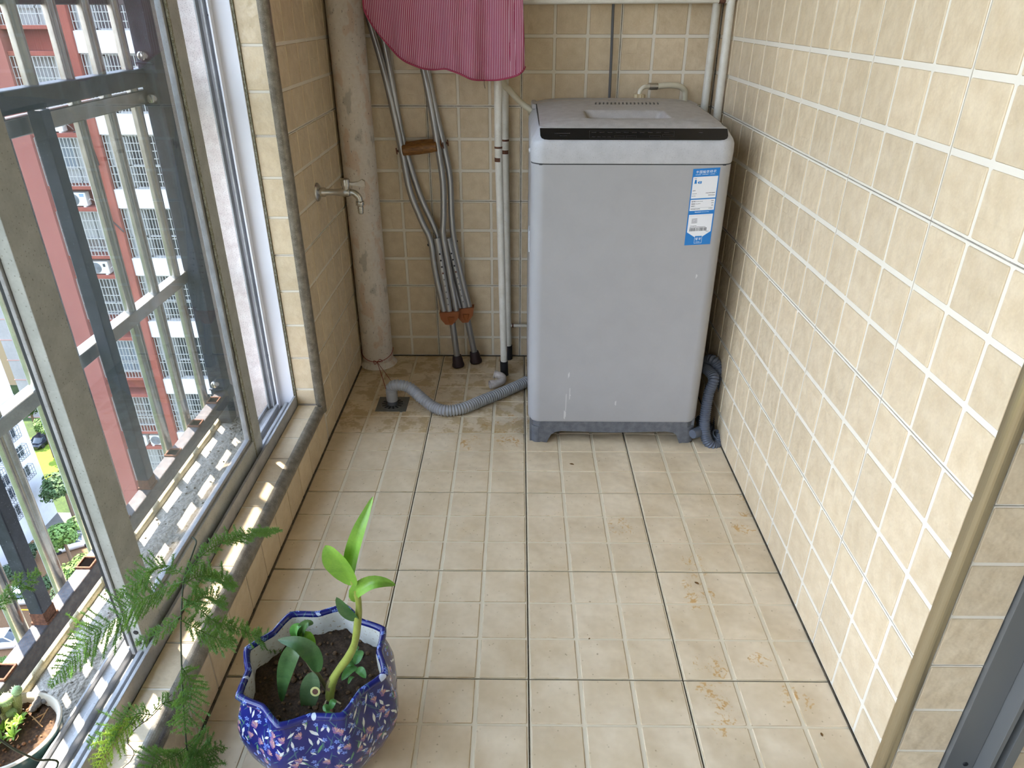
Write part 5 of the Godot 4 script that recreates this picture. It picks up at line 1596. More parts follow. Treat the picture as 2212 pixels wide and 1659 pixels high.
	frond(t, [E.call(400, 1605, -0.535), E.call(420, 1618, -0.53), E.call(450, 1622, -0.52), E.call(480, 1605, -0.51)], 0.03, gm, 1.1)
	frond(t, [E.call(402, 1615, -0.535), E.call(380, 1632, -0.54), E.call(340, 1650, -0.55), E.call(300, 1690, -0.56)], 0.03, gm, 1.1)
	frond(t, [E.call(402, 1620, -0.535), E.call(420, 1650, -0.53), E.call(440, 1690, -0.52)], 0.03, gm, 1.1)
	frond(t, [E.call(-30, 1330, -0.62), E.call(10, 1292, -0.61), E.call(45, 1262, -0.6), E.call(82, 1234, -0.59)], 0.014, gm, 1.0)
	frond(t, [E.call(330, 1540, -0.585), E.call(350, 1520, -0.575), E.call(385, 1510, -0.565), E.call(430, 1490, -0.55)], 0.018, gm, 0.8)
	ptube(t, "stem", curve([s0, po + Vector3(0.1, 0.26, -0.02), E.call(-60, 1350, -0.64), E.call(-30, 1330, -0.62)], 6), 0.0009, wire, 6)

func build_cactus() -> void:
	var C := Vector3(-0.826, SLAB + 0.001, 0.225)
	var t := thing("cactus_pot", "oval green glazed bonsai pot with small cacti on the concrete ledge", "potted plant", C)
	var gz := tri_tex(mat(Color.WHITE, 0.22), cloud(181, rgb(52, 78, 76), rgb(74, 104, 100), 0.02, rgb(110, 138, 130), 0.55, 256), Vector3(6, 6, 6))
	var inn := mat(rgb(216, 206, 188), 0.3)
	var ring := func(a: float, c: float, y: float) -> Array:
		var out := []
		for i in 48:
			var w := TAU * i / 48.0
			out.append(C + Vector3(cos(w) * a, y, sin(w) * c))
		return out
	var b := MB.new()
	b.loft([ring.call(0.056, 0.052, 0.0), ring.call(0.060, 0.056, 0.004), ring.call(0.069, 0.066, 0.03), ring.call(0.0735, 0.071, 0.052), ring.call(0.0745, 0.072, 0.060)], true)
	var pot := part(t, "pot", b.mesh(), gz)
	b = MB.new()
	b.loft([ring.call(0.0745, 0.072, 0.060), ring.call(0.0735, 0.071, 0.0635), ring.call(0.0700, 0.0675, 0.0635), ring.call(0.0655, 0.063, 0.058), ring.call(0.0635, 0.061, 0.044)])
	part(pot, "rim", b.mesh(), inn)
	var nn := noise(183, 60.0, 4)
	b = MB.new()
	b.grid(26, 26, func(u: float, v: float) -> Vector3:
		var x := u * 2.0 - 1.0
		var z := v * 2.0 - 1.0
		var p := Vector2(x * sqrt(1.0 - z * z * 0.5) * 0.064, z * sqrt(1.0 - x * x * 0.5) * 0.0615)
		return C + Vector3(p.x, 0.048 + 0.006 * nn.get_noise_2d(p.x, p.y), p.y), -1.0)
	part(t, "soil", b.mesh(), tri_tex(mat(Color.WHITE, 0.95), cloud(185, rgb(56, 40, 28), rgb(98, 72, 48), 0.04, rgb(30, 24, 20), 0.4, 256), Vector3(14, 14, 14)))
	var stone := tri_tex(mat(Color.WHITE, 0.9), cloud(187, rgb(96, 92, 90), rgb(146, 140, 132), 0.03, rgb(52, 48, 46), 0.35, 256), Vector3(20, 20, 20))
	for q: Array in [[88, 1505, 0.009], [80, 1520, 0.008], [98, 1512, 0.006], [72, 1530, 0.006]]:
		b = MB.new()
		b.ball(at_y(q[0], q[1], 0.136), Vector3(q[2], q[2] * 0.7, q[2] * 1.3), 8, 6)
		part(t, "stone", b.mesh(), stone)
	b = MB.new()
	for k in 70:
		var a := rng.randf() * TAU
		var r := sqrt(rng.randf()) * 0.056
		var s := rng.randf_range(0.0012, 0.0034)
		b.ball(C + Vector3(cos(a) * r, 0.051, sin(a) * r), Vector3(s, s * 0.7, s), 6, 4)
	part(t, "gravel", b.mesh(), tri_tex(mat(Color.WHITE, 0.95), cloud(189, rgb(84, 58, 40), rgb(150, 104, 66), 0.05, rgb(60, 50, 44), 0.4, 256), Vector3(25, 25, 25)), true)
	for q: Array in [[98, 1540, 70, 1555], [104, 1530, 86, 1560], [70, 1548, 92, 1570]]:
		ptube(t, "dry_root", [at_y(q[0], q[1], 0.138), at_y(q[0] * 0.5 + q[2] * 0.5, q[1] * 0.5 + q[3] * 0.5, 0.143), at_y(q[2], q[3], 0.136)], 0.0009, mat(rgb(156, 118, 74), 0.9), 6)
	var cm := tri_tex(mat(Color.WHITE, 0.8), cloud(191, rgb(96, 110, 58), rgb(150, 152, 92), 0.06, rgb(220, 214, 180), 0.2, 256), Vector3(30, 30, 30))
	var ct := tri_tex(mat(Color.WHITE, 0.8), cloud(193, rgb(116, 156, 84), rgb(168, 196, 140), 0.06, rgb(236, 240, 220), 0.2, 256), Vector3(30, 30, 30))
	var spine := mat(rgb(226, 222, 200), 0.8)
	for q: Array in [[38, 1540, 36, 1492, 0.0075], [16, 1548, 12, 1512, 0.0105], [26, 1552, 24, 1538, 0.008]]:
		var p0 := at_y(q[0], q[1], 0.13)
		var p1 := at_z(q[2], q[3], p0.z)
		var r: float = q[4]
		b = MB.new()
		b.tube([p0, p0.lerp(p1, 0.4), p0.lerp(p1, 0.85)], [r * 0.8, r * 0.95, r * 0.8], 14)
		var c := part(t, "cactus", b.mesh(), cm)
		b = MB.new()
		b.ball(p1, Vector3.ONE * r * 1.05, 14, 9)
		part(c, "cactus_head", b.mesh(), ct)
		b = MB.new()
		for k in 150:
			var d := Vector3(rng.randf_range(-1, 1), rng.randf_range(-0.6, 1), rng.randf_range(-1, 1)).normalized()
			var o := p1 + d * r if k < 90 else p0.lerp(p1, rng.randf()) + Vector3(d.x, 0, d.z).normalized() * r * 0.92
			var s := d.cross(Vector3(0.2, 0.9, 0.3)).normalized() * 0.00025
			var a := b.vert(o - s, d)
			var e := b.vert(o + s, d)
			var f := b.vert(o + d * 0.0032, d)
			b.tri(a, e, f)
		part(c, "spines", b.mesh(), spine, true)
	var sg := leafmat(rgb(110, 150, 60), rgb(150, 184, 84), 195)
	for q: Array in [[36, 1570], [8, 1578], [30, 1592], [4, 1605], [48, 1560]]:
		var c := at_y(q[0], q[1], 0.135)
		for k in 9:
			var a := TAU * k / 9.0 + rng.randf() * 0.4
			var e := c + Vector3(cos(a) * 0.013, rng.randf_range(0.006, 0.018), sin(a) * 0.013)
			part(t, "succulent_leaf", leaf_mesh([c, c.lerp(e, 0.5) + Vector3(0, 0.003, 0), e], 0.0022, Vector3.UP, 0.3, 0.9, 6).mesh(), sg)

# ---------------------------------------------------------------- the town outside, far below
# plain window for far walls: frame strips, pane; plane xf (x right, y up, z out)
func far_window(parent: Node3D, c: Vector3, w: float, h: float, out: Vector3, right: Vector3, frame: Material, pane: Material) -> MeshInstance3D:
	var bs := Basis(right, Vector3.UP, out)
	var b := MB.new()
	for q: Array in [[Vector3(0, h * 0.5, 0), Vector3(w, 0.07, 0.1)], [Vector3(0, -h * 0.5, 0), Vector3(w, 0.07, 0.1)], [Vector3(-w * 0.5, 0, 0), Vector3(0.07, h, 0.1)], [Vector3(w * 0.5, 0, 0), Vector3(0.07, h, 0.1)], [Vector3.ZERO, Vector3(0.06, h, 0.08)]]:
		b.box(c + bs * q[0], q[1], 0.0, bs)
	var f := part(parent, "window", b.mesh(), frame)
	b = MB.new()
	b.box(c - out * 0.02, Vector3(w - 0.05, h - 0.05, 0.04), 0.0, bs)
	part(f, "pane", b.mesh(), pane)
	return f
# grille of thin bars over a window (bars too fine to pick apart at this distance)
func far_grille(parent: Node3D, x0: float, x1: float, y0: float, y1: float, z: float, m: Material, step := 0.135, rows := 5) -> void:
	var b := MB.new()
	var n := int(round((x1 - x0) / step))
	for k in n + 1:
		var x := lerpf(x0, x1, float(k) / n)
		b.box(Vector3(x, (y0 + y1) * 0.5, z), Vector3(0.024, y1 - y0, 0.024))
	for k in rows + 1:
		b.box(Vector3((x0 + x1) * 0.5, lerpf(y0, y1, float(k) / rows), z), Vector3(x1 - x0, 0.026, 0.028))
	part(parent, "grille_bars", b.mesh(), m, true)

func build_outside() -> void:
	var zf := -29.05
	var red := tri_tex(mat(Color.WHITE, 0.85), cloud(201, rgb(112, 54, 42), rgb(128, 66, 52), 0.01, rgb(136, 80, 54), 0.55), Vector3(0.12, 0.12, 0.12))
	var sunlit_red := tri_tex(mat(Color.WHITE, 0.85), cloud(203, rgb(118, 66, 58), rgb(128, 74, 65), 0.006, rgb(136, 84, 70), 0.6), Vector3(0.08, 0.08, 0.08))  # paler red: the sunlit look of the pilaster is put into its colour
	var band := tri_tex(mat(Color.WHITE, 0.85), cloud(205, rgb(182, 182, 182), rgb(198, 198, 198), 0.01, rgb(136, 132, 122), 0.62), Vector3(0.25, 0.25, 0.25))
	var frame := mat(rgb(146, 148, 148), 0.6)
	var bars := mat(rgb(150, 150, 146), 0.5, 0.1)
	var glassd := mat(rgb(36, 42, 50), 0.2)
	var panes := [mat(rgb(150, 152, 150), 0.7), mat(rgb(66, 66, 64), 0.6), mat(rgb(112, 122, 130), 0.6), mat(rgb(104, 98, 94), 0.6), mat(rgb(136, 140, 142), 0.7)]
	var r := thing("red_apartment_block", "tall terracotta red apartment block with white balcony bands and barred windows", "building", Vector3(-16, GROUND, -33))
	pbox(r, "wall", Vector3(-19.62, GROUND, zf - 9.0), Vector3(-9.0, 8.0, zf - 0.5), red)
	pbox(r, "pilaster", Vector3(-21.0, GROUND, zf - 9.0), Vector3(-19.62, 8.0, zf + 0.35), sunlit_red)
	pbox(r, "column", Vector3(-17.5, GROUND, zf - 1.0), Vector3(-17.0, 8.0, zf + 0.12), red, 0.04)
	var q := RandomNumberGenerator.new()
	q.seed = 31
	for k in range(-1, 11):
		var yk := 0.344 - 2.991 * k
		# white balcony band and the glazed bay above it
		pbox(r, "balcony_band", Vector3(-17.0, yk - 0.78, zf - 0.6), Vector3(-9.0, yk, zf), band)
		var bay := pbox(r, "bay_back", Vector3(-16.98, yk, zf - 0.49), Vector3(-9.0, yk + 2.2, zf - 0.46), panes[1])
		for j in 4:
			var xa := -16.95 + [0.0, 0.85, 2.2, 3.5][j] as float
			var xb := -16.95 + [0.8, 2.15, 3.45, 7.9][j] as float
			var f := MB.new()
			for e: Array in [[xa, yk + 0.02, 0.06, 2.15], [xb - 0.06, yk + 0.02, 0.06, 2.15]]:
				f.box(Vector3(e[0] + e[2] * 0.5, e[1] + e[3] * 0.5, zf - 0.25), Vector3(e[2], e[3], 0.08))
			for yy: float in [yk + 0.04, yk + 0.95, yk + 2.14]:
				f.box(Vector3((xa + xb) * 0.5, yy, zf - 0.25), Vector3(xb - xa, 0.07, 0.08))
			var wn := part(r, "window", f.mesh(), frame)
			pbox(wn, "pane", Vector3(xa, yk + 0.97, zf - 0.30), Vector3(xb, yk + 2.13, zf - 0.28), panes[[0, 3, 1, 1][j]] if j == 0 else glassd)
			pbox(wn, "pane", Vector3(xa, yk + 0.05, zf - 0.30), Vector3(xb, yk + 0.93, zf - 0.28), panes[4] if j == 0 and k % 3 == 0 else glassd)
		far_grille(r, -16.95, -12.5, yk + 0.01, yk + 2.18, zf - 0.06, bars, 0.135, 7 if k % 2 == 0 else 5)
		# red bay: ledge, window with projecting grille, sill
		pbox(r, "ac_ledge", Vector3(-19.62, yk - 0.87, zf - 0.6), Vector3(-17.35, yk - 0.70, zf + 0.22), red, 0.02)
		pbox(r, "sill", Vector3(-19.62, yk - 2.95, zf - 0.6), Vector3(-17.4, yk - 2.80, zf + 0.22), red, 0.02)
		var f2 := MB.new()
		for x: float in [-19.55, -18.45, -17.6]:
			f2.box(Vector3(x, yk - 1.83, zf - 0.4), Vector3(0.07, 1.9, 0.1))
		for y: float in [yk - 0.92, yk - 2.2, yk - 2.75]:
			f2.box(Vector3(-18.57, y, zf - 0.4), Vector3(2.0, 0.08, 0.1))
		var w2 := part(r, "window", f2.mesh(), frame)
		pbox(w2, "pane", Vector3(-19.55, yk - 2.18, zf - 0.46), Vector3(-18.45, yk - 0.9, zf - 0.43), panes[[0, 4, 2, 0, 1, 2, 3, 0, 4, 1, 0, 2][k + 1]])
		pbox(w2, "pane", Vector3(-18.45, yk - 2.18, zf - 0.46), Vector3(-17.6, yk - 0.9, zf - 0.43), panes[[4, 0, 0, 0, 1, 2, 1, 3, 0, 1, 0, 2][k + 1]])
		pbox(w2, "pane", Vector3(-19.55, yk - 2.75, zf - 0.46), Vector3(-17.6, yk - 2.2, zf - 0.43), panes[[0, 4, 0, 3, 1, 2, 3, 0, 4, 1, 0, 2][k + 1]])
		far_grille(r, -19.6, -17.42, yk - 2.8, yk - 0.88, zf + 0.18, bars, 0.145, 5)
		var sg := MB.new()
		for e in 6:
			sg.box(Vector3(-17.42, lerpf(yk - 2.8, yk - 0.88, e / 5.0), zf - 0.1), Vector3(0.02, 0.02, 0.6))
		for e in 4:
			sg.box(Vector3(-17.42, yk - 1.84, zf - 0.35 + e * 0.16), Vector3(0.017, 1.92, 0.017))
		part(r, "grille_bars", sg.mesh(), bars, true)
	# service pipe on the column
	ptube(r, "wall_cable", curve([Vector3(-17.9, -3.3, zf + 0.2), Vector3(-17.45, -3.25, zf + 0.3), Vector3(-17.3, -3.8, zf + 0.25), Vector3(-17.25, -4.6, zf + 0.18)], 6), 0.03, M.black, 6)
	ptube(r, "wall_cable", curve([Vector3(-17.6, -6.5, zf + 0.25), Vector3(-17.3, -6.9, zf + 0.22), Vector3(-16.95, -7.4, zf + 0.14)], 6), 0.03, M.black, 6)
	# outdoor air conditioner units on the red ledges
	var white := mat(rgb(178, 176, 172), 0.5)
	var fan := mat(rgb(96, 100, 104), 0.6)
	var blue := mat(rgb(36, 110, 180), 0.5)
	var acs := [[1, -18.78, "white outdoor air conditioner on the ledge between the highest visible curtained windows", true], [2, -18.62, "white outdoor air conditioner below the window with drawn white curtains", true], [3, -18.48, "weathered white outdoor air conditioner with pale fan on a red ledge", false], [6, -18.95, "old white outdoor air conditioner on the lowest visible red ledge", false], [6, -17.95, "round fan white outdoor air conditioner beside the column on the lowest ledge", false]]
	for e: Array in acs:
		var y0: float = 0.344 - 2.991 * e[0] - 0.70
		var xc: float = e[1]
		var a := thing("air_conditioner", e[2], "air conditioner", Vector3(xc, y0, zf - 0.05), "outdoor units on the red block")
		pbox(a, "casing", Vector3(xc - 0.42, y0 + 0.04, zf - 0.2), Vector3(xc + 0.42, y0 + 0.6, zf + 0.12), white, 0.02)
		var b := MB.new()
		for k in 7:
			var rr0 := 0.235 - 0.032 * k
			b.lathe([Vector2(rr0, 0.0), Vector2(rr0 - 0.006, 0.012), Vector2(rr0 - 0.014, 0.0)], 28, Transform3D(Basis(Vector3.RIGHT, Vector3.BACK, Vector3.DOWN), Vector3(xc - 0.13, y0 + 0.31, zf + 0.126)))
		b.lathe([Vector2(0.0, 0.006), Vector2(0.24, 0.006), Vector2(0.245, 0.0)], 28, Transform3D(Basis(Vector3.RIGHT, Vector3.BACK, Vector3.DOWN), Vector3(xc - 0.13, y0 + 0.31, zf + 0.117)))
		part(a, "fan_guard", b.mesh(), fan)
		for s: float in [-0.3, 0.3]:
			pbox(a, "foot", Vector3(xc + s - 0.05, y0, zf - 0.2), Vector3(xc + s + 0.05, y0 + 0.05, zf + 0.16), white)
		if e[3]:
			var bd := pbox(a, "badge", Vector3(xc + 0.16, y0 + 0.44, zf + 0.12), Vector3(xc + 0.35, y0 + 0.54, zf + 0.128), blue)
			var tm := TextMesh.new()
			tm.text = "Midea"
			tm.font_size = 16
			tm.pixel_size = 0.0045
			tm.depth = 0.004
			var mi := place(bd, "lettering", tm, white, Transform3D(Basis.IDENTITY, Vector3(xc + 0.255, y0 + 0.49, zf + 0.131) - (bd.position + a.position)))
			mi.position = Vector3(xc + 0.255, y0 + 0.49, zf + 0.131)
		else:
			pbox(a, "badge", Vector3(xc + 0.2, y0 + 0.36, zf + 0.12), Vector3(xc + 0.3, y0 + 0.5, zf + 0.126), M.frame_dark)
		ptube(a, "pipe", curve([Vector3(xc + 0.42, y0 + 0.2, zf), Vector3(xc + 0.52, y0 + 0.32, zf + 0.02), Vector3(xc + 0.55, y0 + 0.2, zf - 0.2), Vector3(xc + 0.53, y0 + 0.05, zf - 0.4)], 5), 0.018, white, 6)

	# other buildings
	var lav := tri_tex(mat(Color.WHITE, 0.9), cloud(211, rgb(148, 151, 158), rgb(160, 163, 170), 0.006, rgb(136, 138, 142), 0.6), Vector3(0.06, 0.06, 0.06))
	var wx := -54.6
	var wb := thing("white_apartment_block", "plain white apartment block with small caged windows beside the lawn", "building", Vector3(wx - 10, GROUND, -48))
	pbox(wb, "wall", Vector3(wx - 22.0, GROUND, -66.0), Vector3(wx, -14.0, -20.0), lav)
	var cage := mat(rgb(70, 70, 72), 0.6)
	for e: Array in [[22, 937], [41, 977], [2, 897], [55, 1020], [-18, 930], [0, 985], [10, 1040], [26, 1062], [34, 1105], [12, 1085], [-8, 1030]]:
		var p := at_x(e[0], e[1], wx)
		var wn := far_window(wb, p + Vector3(0.03, 0, 0), 1.2, 1.3, Vector3.RIGHT, Vector3.FORWARD, frame, glassd)
		var b := MB.new()
		for s in 5:
			for y: float in [-0.7, 0.7]:
				b.box(p + Vector3(0.3, y, -0.7 + 0.35 * s), Vector3(0.6, 0.03, 0.03))
			b.box(p + Vector3(0.6, 0, -0.7 + 0.35 * s), Vector3(0.03, 1.4, 0.03))
		for y: float in [-0.7, -0.25, 0.25, 0.7]:
			b.box(p + Vector3(0.6, y, 0), Vector3(0.03, 0.03, 1.4))
		part(wn, "cage", b.mesh(), cage, true)
	for y: float in [-18.0, -24.0, -30.0, -36.0, -42.0]:
		pbox(wb, "string_course", Vector3(wx, y, -66.0), Vector3(wx + 0.06, y + 0.06, -20.0), lav)
	var cream := mat(rgb(132, 114, 86), 0.9)
	var cbx := thing("cream_apartment_block", "cream apartment block with dark barred windows behind the white one", "building", Vector3(-86, GROUND, -100))
	pbox(cbx, "wall", Vector3(-110, GROUND, -112.0), Vector3(-72, -10.0, -98.0), cream)
	for i in 7:
		for j in 9:
			far_window(cbx, Vector3(-74.0 - j * 3.2, -16.0 - i * 4.2, -97.95), 1.6, 1.8, Vector3.BACK, Vector3.RIGHT, cage, glassd)
	var grey := tri_tex(mat(Color.WHITE, 0.9), cloud(213, rgb(122, 120, 120), rgb(134, 132, 132), 0.006, rgb(112, 110, 108), 0.6), Vector3(0.06, 0.06, 0.06))
	var gb := thing("grey_low_block", "pale grey block with white flat roof and blue railing behind the red one", "building", Vector3(-68, GROUND, -96))
	var gtop := at_z(110, 512, -88.0).y
	pbox(gb, "wall", Vector3(-71.5, GROUND, -108.0), Vector3(-40.0, gtop, -88.0), grey)
	for i in 9:
		pbox(gb, "string_course", Vector3(-71.6, gtop - 2.2 - i * 3.1, -88.1), Vector3(-40.0, gtop - 2.1 - i * 3.1, -87.95), mat(rgb(150, 112, 104), 0.9))
	pbox(gb, "roof_deck", Vector3(-72, gtop, -108), Vector3(-40, gtop + 0.3, -87.8), mat(rgb(208, 208, 208), 0.8))
	var rl := MB.new()
	for k in 40:
		rl.box(Vector3(-71.5 + k * 0.8, gtop + 1.1, -88.0), Vector3(0.12, 1.7, 0.1))
	for y: float in [0.4, 1.1, 1.9]:
		rl.box(Vector3(-55.7, gtop + y, -88.0), Vector3(31.6, 0.14, 0.1))
	part(gb, "railing", rl.mesh(), mat(rgb(52, 74, 104), 0.6), true)
	pbox(gb, "penthouse", Vector3(-72, gtop + 0.3, -108), Vector3(-40, gtop + 2.4, -89.2), glassd)
	for k in 9:
		pbox(gb, "roof_sheet", Vector3(-72, gtop + 2.4 + k * 0.35, -90.8 - k * 2.0), Vector3(-40, gtop + 2.55 + k * 0.35, -88.9 - k * 2.0), mat(rgb(220, 220, 220), 0.5, 0.1))
	var tw := thing("distant_tower", "distant cream tower block with rows of windows and air conditioners", "building", Vector3(-112, GROUND, -170))
	pbox(tw, "wall", Vector3(-128, GROUND, -185), Vector3(-104, 6.0, -160), mat(rgb(204, 200, 184), 0.9))
	for i in 12:
		for j in 5:
			far_window(tw, Vector3(-106.5 - j * 4.2, -4.0 - i * 3.6, -159.9), 2.4, 1.9, Vector3.BACK, Vector3.RIGHT, frame, panes[1])
		pbox(tw, "floor_line", Vector3(-128, -5.8 - i * 3.6, -160.2), Vector3(-104, -5.6 - i * 3.6, -159.7), band)
	var wide := thing("distant_low_roofs", "bright low rooftops in front of the distant tower", "building", Vector3(-95, GROUND, -135))
	pbox(wide, "wall", Vector3(-125, GROUND, -150), Vector3(-70, at_z(60, 415, -130).y, -130), mat(rgb(206, 208, 210), 0.8))

	# ground: lawn, paving, road
	var gr := setting("ground", "lawns and parking court far below the balcony", "ground")
	var grassm := tri_tex(mat(Color.WHITE, 1.0), cloud(221, rgb(32, 46, 18), rgb(52, 68, 24), 0.03, rgb(74, 84, 30), 0.45), Vector3(0.03, 0.03, 0.03))
	pbox(gr, "lawn", Vector3(-260, GROUND - 1.0, -300), Vector3(200, GROUND, 160), grassm)
	var l0 := at_y(100, 1000, GROUND)
	pbox(gr, "sunlit_lawn", l0 + Vector3(-9, 0, -6), l0 + Vector3(9, 0.05, 7), tri_tex(mat(Color.WHITE, 1.0), cloud(223, rgb(84, 104, 22), rgb(104, 120, 28), 0.04, rgb(66, 90, 22), 0.5, 256), Vector3(0.1, 0.1, 0.1)))  # brighter yellow-green: sunshine on this patch of lawn is painted into its colour
	var pv := at_y(40, 1345, GROUND)
	pbox(gr, "parking_court", pv + Vector3(-14, 0, -12), pv + Vector3(10, 0.06, 26), tri_tex(mat(Color.WHITE, 0.95), cloud(225, rgb(92, 66, 44), rgb(114, 80, 54), 0.05, rgb(66, 72, 40), 0.3), Vector3(0.25, 0.25, 0.25)))
	pbox(gr, "road", Vector3(-90, GROUND, -66), Vector3(-40, GROUND + 0.04, -60), tri_tex(mat(Color.WHITE, 0.95), cloud(227, rgb(78, 76, 72), rgb(94, 92, 88), 0.03, rgb(62, 60, 58), 0.5, 256), Vector3(0.1, 0.1, 0.1)))
	var yl := at_y(52, 1317, GROUND + 0.08)
	pbox(gr, "parking_line", yl + Vector3(-1.1, -0.02, -0.07), yl + Vector3(1.1, 0.0, 0.07), mat(rgb(214, 168, 40), 0.8))

	# trees: crowns of leaf sprays, three shapes shared
	var crowns := []
	for k in 3:
		var b := MB.new()
		var tq := RandomNumberGenerator.new()
		tq.seed = 300 + k
		var centres := []
		for c in 16:
			var d := Vector3(tq.randf_range(-1, 1), tq.randf_range(-0.6, 0.9), tq.randf_range(-1, 1))
			centres.append([d.normalized() * tq.randf_range(0.2, 0.68), tq.randf_range(0.26, 0.44)])
		for i in 2600:
			var c: Array = centres[tq.randi() % centres.size()]
			var d := Vector3(tq.randf_range(-1, 1), tq.randf_range(-1, 1), tq.randf_range(-1, 1)).normalized()
			var p: Vector3 = c[0] + d * c[1] * tq.randf_range(0.75, 1.05)
			var nn := (d + Vector3(tq.randf_range(-0.6, 0.6), tq.randf_range(0.0, 0.9), tq.randf_range(-0.6, 0.6))).normalized()
			var sx := nn.cross(Vector3(tq.randf(), tq.randf(), tq.randf())).normalized() * tq.randf_range(0.05, 0.09)
			var sy := nn.cross(sx) * 0.7
			b.quad(b.vert(p - sx, nn), b.vert(p + sy, nn), b.vert(p + sx, nn), b.vert(p - sy, nn))
		crowns.append(b.mesh())
	var greens := []
	for e: Array in [[rgb(34, 54, 20), rgb(52, 76, 28)], [rgb(56, 82, 26), rgb(80, 106, 34)], [rgb(26, 44, 20), rgb(42, 62, 26)]]:
		var m := tri_tex(mat(Color.WHITE, 0.7), cloud(231 + greens.size(), e[0], e[1], 0.03, e[1].lightened(0.15), 0.5, 256), Vector3(0.3, 0.3, 0.3))
		m.backlight_enabled = true
		m.backlight = Color(0.2, 0.26, 0.08)
		greens.append(m)
	var bark := mat(rgb(92, 76, 60), 0.95)
	# px, py of the crown centre, radius in px, height of crown centre above ground, tone, label
	var trees := [
		[134, 1045, 50, 5.5, 0, "tall dark evergreen tree beside the white block"], [135, 1160, 52, 4.0, 1, "bright green round tree over a parked car"], [172, 1232, 46, 3.6, 1, "bright green tree between the parked cars and grille"], [98, 1262, 30, 2.4, 0, "mid green tree behind the dark upright"],
		[150, 1300, 44, 3.0, 2, "dark green tree above the window rail"], [62, 880, 36, 5.0, 0, "leafy tree above the black car"], [96, 925, 26, 4.5, 1, "small bright tree behind the stainless bars"], [218, 880, 26, 5.0, 1, "sunlit tree top at the foot of the grey block"], [228, 925, 28, 5.0, 0, "tree at the edge of the red pilaster"],
		[240, 975, 34, 4.5, 0, "green tree low beside the red pilaster"], [256, 1035, 38, 4.0, 2, "dark green tree under the red pilaster"], [285, 1085, 34, 3.6, 0, "tree below the red block seen through the pane"], [64, 1192, 26, 1.6, 2, "dark hedge like tree by the white block corner"], [14, 1238, 26, 1.6, 2, "dark shrub tree on the shaded lawn"], [2, 1428, 13, 0.8, 1, "small clipped bush beside the white car"], [200, 850, 24, 5.0, 0, "distant tree in front of the grey block"]]
	for e: Array in trees:
		var c := at_y(e[0], e[1], GROUND + e[3])
		var dist := (c - CAM).dot(-cb.z)
		var rad: float = e[2] * dist / FPX
		var t := thing("tree", e[5], "tree", Vector3(c.x, GROUND, c.z), "trees far below the balcony")
		place(t, "crown", crowns[int(e[0]) % 3], greens[e[4]], Transform3D(Basis(Vector3.UP, e[0] * 0.7).scaled(Vector3(rad, rad * 0.8, rad) * 1.1), Vector3(0, e[3], 0)))
		ptube(t, "trunk", [Vector3(c.x, GROUND, c.z), Vector3(c.x, GROUND + maxf(e[3], 0.3), c.z)], [0.22, 0.12], bark, 8)
	# cars
	car(at_y(18, 1390, GROUND), 0.12, mat(rgb(214, 214, 216), 0.25), "white saloon car parked on the paved court beside the clipped bush")
	car(at_y(52, 1297, GROUND), 0.12, mat(rgb(208, 210, 212), 0.25), "white car half under the trees by the dark grille upright")
	car(at_y(98, 955, GROUND), 1.45, mat(rgb(22, 24, 34), 0.2), "black car parked at the edge of the sunlit lawn")
	car(at_y(160, 1180, GROUND), 0.5, mat(rgb(196, 200, 206), 0.25), "silver car mostly covered by a bright tree")

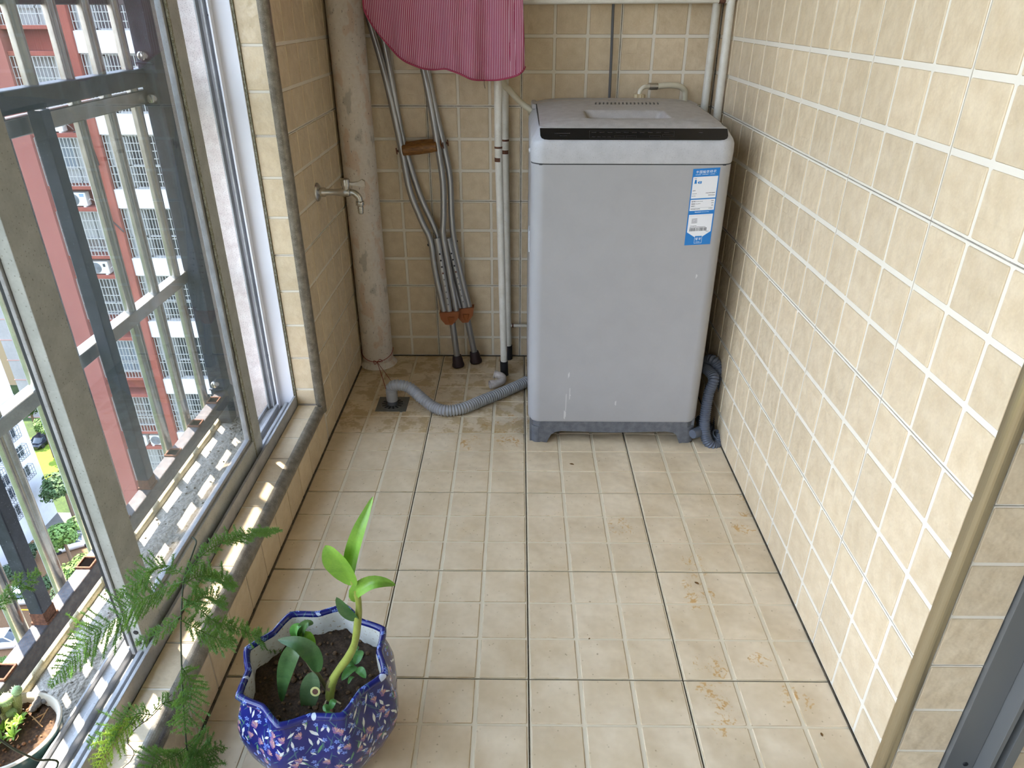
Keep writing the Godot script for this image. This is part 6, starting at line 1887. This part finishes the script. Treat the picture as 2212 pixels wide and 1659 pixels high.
func car(at: Vector3, turn: float, paintm: Material, label: String) -> void:
	var t := thing("car", label, "car", at, "parked cars")
	t.rotation.y = turn
	var glass := mat(rgb(34, 40, 46), 0.1)
	var prof := func(sc: float, y0: float) -> PackedVector2Array:
		return PackedVector2Array()
	var b := MB.new()
	var secs := []
	# cross sections along the length: x, half width, height of the body
	for s: Array in [[-2.25, 0.70, 0.62, 0.3], [-2.15, 0.82, 0.80, 0.25], [-1.3, 0.88, 0.92, 0.22], [0.0, 0.9, 0.94, 0.2], [1.2, 0.88, 0.90, 0.2], [1.95, 0.82, 0.76, 0.24], [2.25, 0.7, 0.58, 0.3]]:
		var w: float = s[1]
		secs.append([Vector3(s[0], s[3], -w), Vector3(s[0], s[2] * 0.7, -w * 1.02), Vector3(s[0], s[2], -w * 0.92), Vector3(s[0], s[2] + 0.03, 0), Vector3(s[0], s[2], w * 0.92), Vector3(s[0], s[2] * 0.7, w * 1.02), Vector3(s[0], s[3], w), Vector3(s[0], s[3] - 0.05, 0)])
	b.loft(secs, true, true)
	place(t, "body", b.mesh(), paintm, Transform3D.IDENTITY)
	b = MB.new()
	b.loft([[Vector3(-1.75, 0.9, -0.74), Vector3(-1.75, 0.9, 0.74), Vector3(1.05, 0.9, 0.76), Vector3(1.05, 0.9, -0.76)], [Vector3(-1.05, 1.38, -0.62), Vector3(-1.05, 1.38, 0.62), Vector3(0.3, 1.4, 0.63), Vector3(0.3, 1.4, -0.63)]])
	place(t, "windows", b.mesh(), glass, Transform3D.IDENTITY)
	b = MB.new()
	b.box(Vector3(-0.38, 1.4, 0), Vector3(1.4, 0.07, 1.28), 0.03)
	for e: Array in [[Vector3(1.02, 0.92, 0.75), Vector3(0.3, 1.4, 0.62)], [Vector3(1.02, 0.92, -0.75), Vector3(0.3, 1.4, -0.62)], [Vector3(-1.72, 0.92, 0.73), Vector3(-1.05, 1.38, 0.61)], [Vector3(-1.72, 0.92, -0.73), Vector3(-1.05, 1.38, -0.61)], [Vector3(-0.35, 0.92, 0.765), Vector3(-0.35, 1.39, 0.635)], [Vector3(-0.35, 0.92, -0.765), Vector3(-0.35, 1.39, -0.635)]]:
		b.bar(e[0], e[1], 0.08, 0.05)
	place(t, "roof", b.mesh(), paintm, Transform3D.IDENTITY)
	for x: float in [-1.4, 1.4]:
		for z: float in [-0.8, 0.8]:
			b = MB.new()
			b.lathe([Vector2(0.0, -0.1), Vector2(0.3, -0.1), Vector2(0.32, -0.07), Vector2(0.32, 0.07), Vector2(0.3, 0.1), Vector2(0.0, 0.1)], 18, Transform3D(Basis(Vector3.RIGHT, Vector3.BACK, Vector3.DOWN), Vector3(x, 0.32, z)))
			place(t, "wheel", b.mesh(), M.black, Transform3D.IDENTITY)
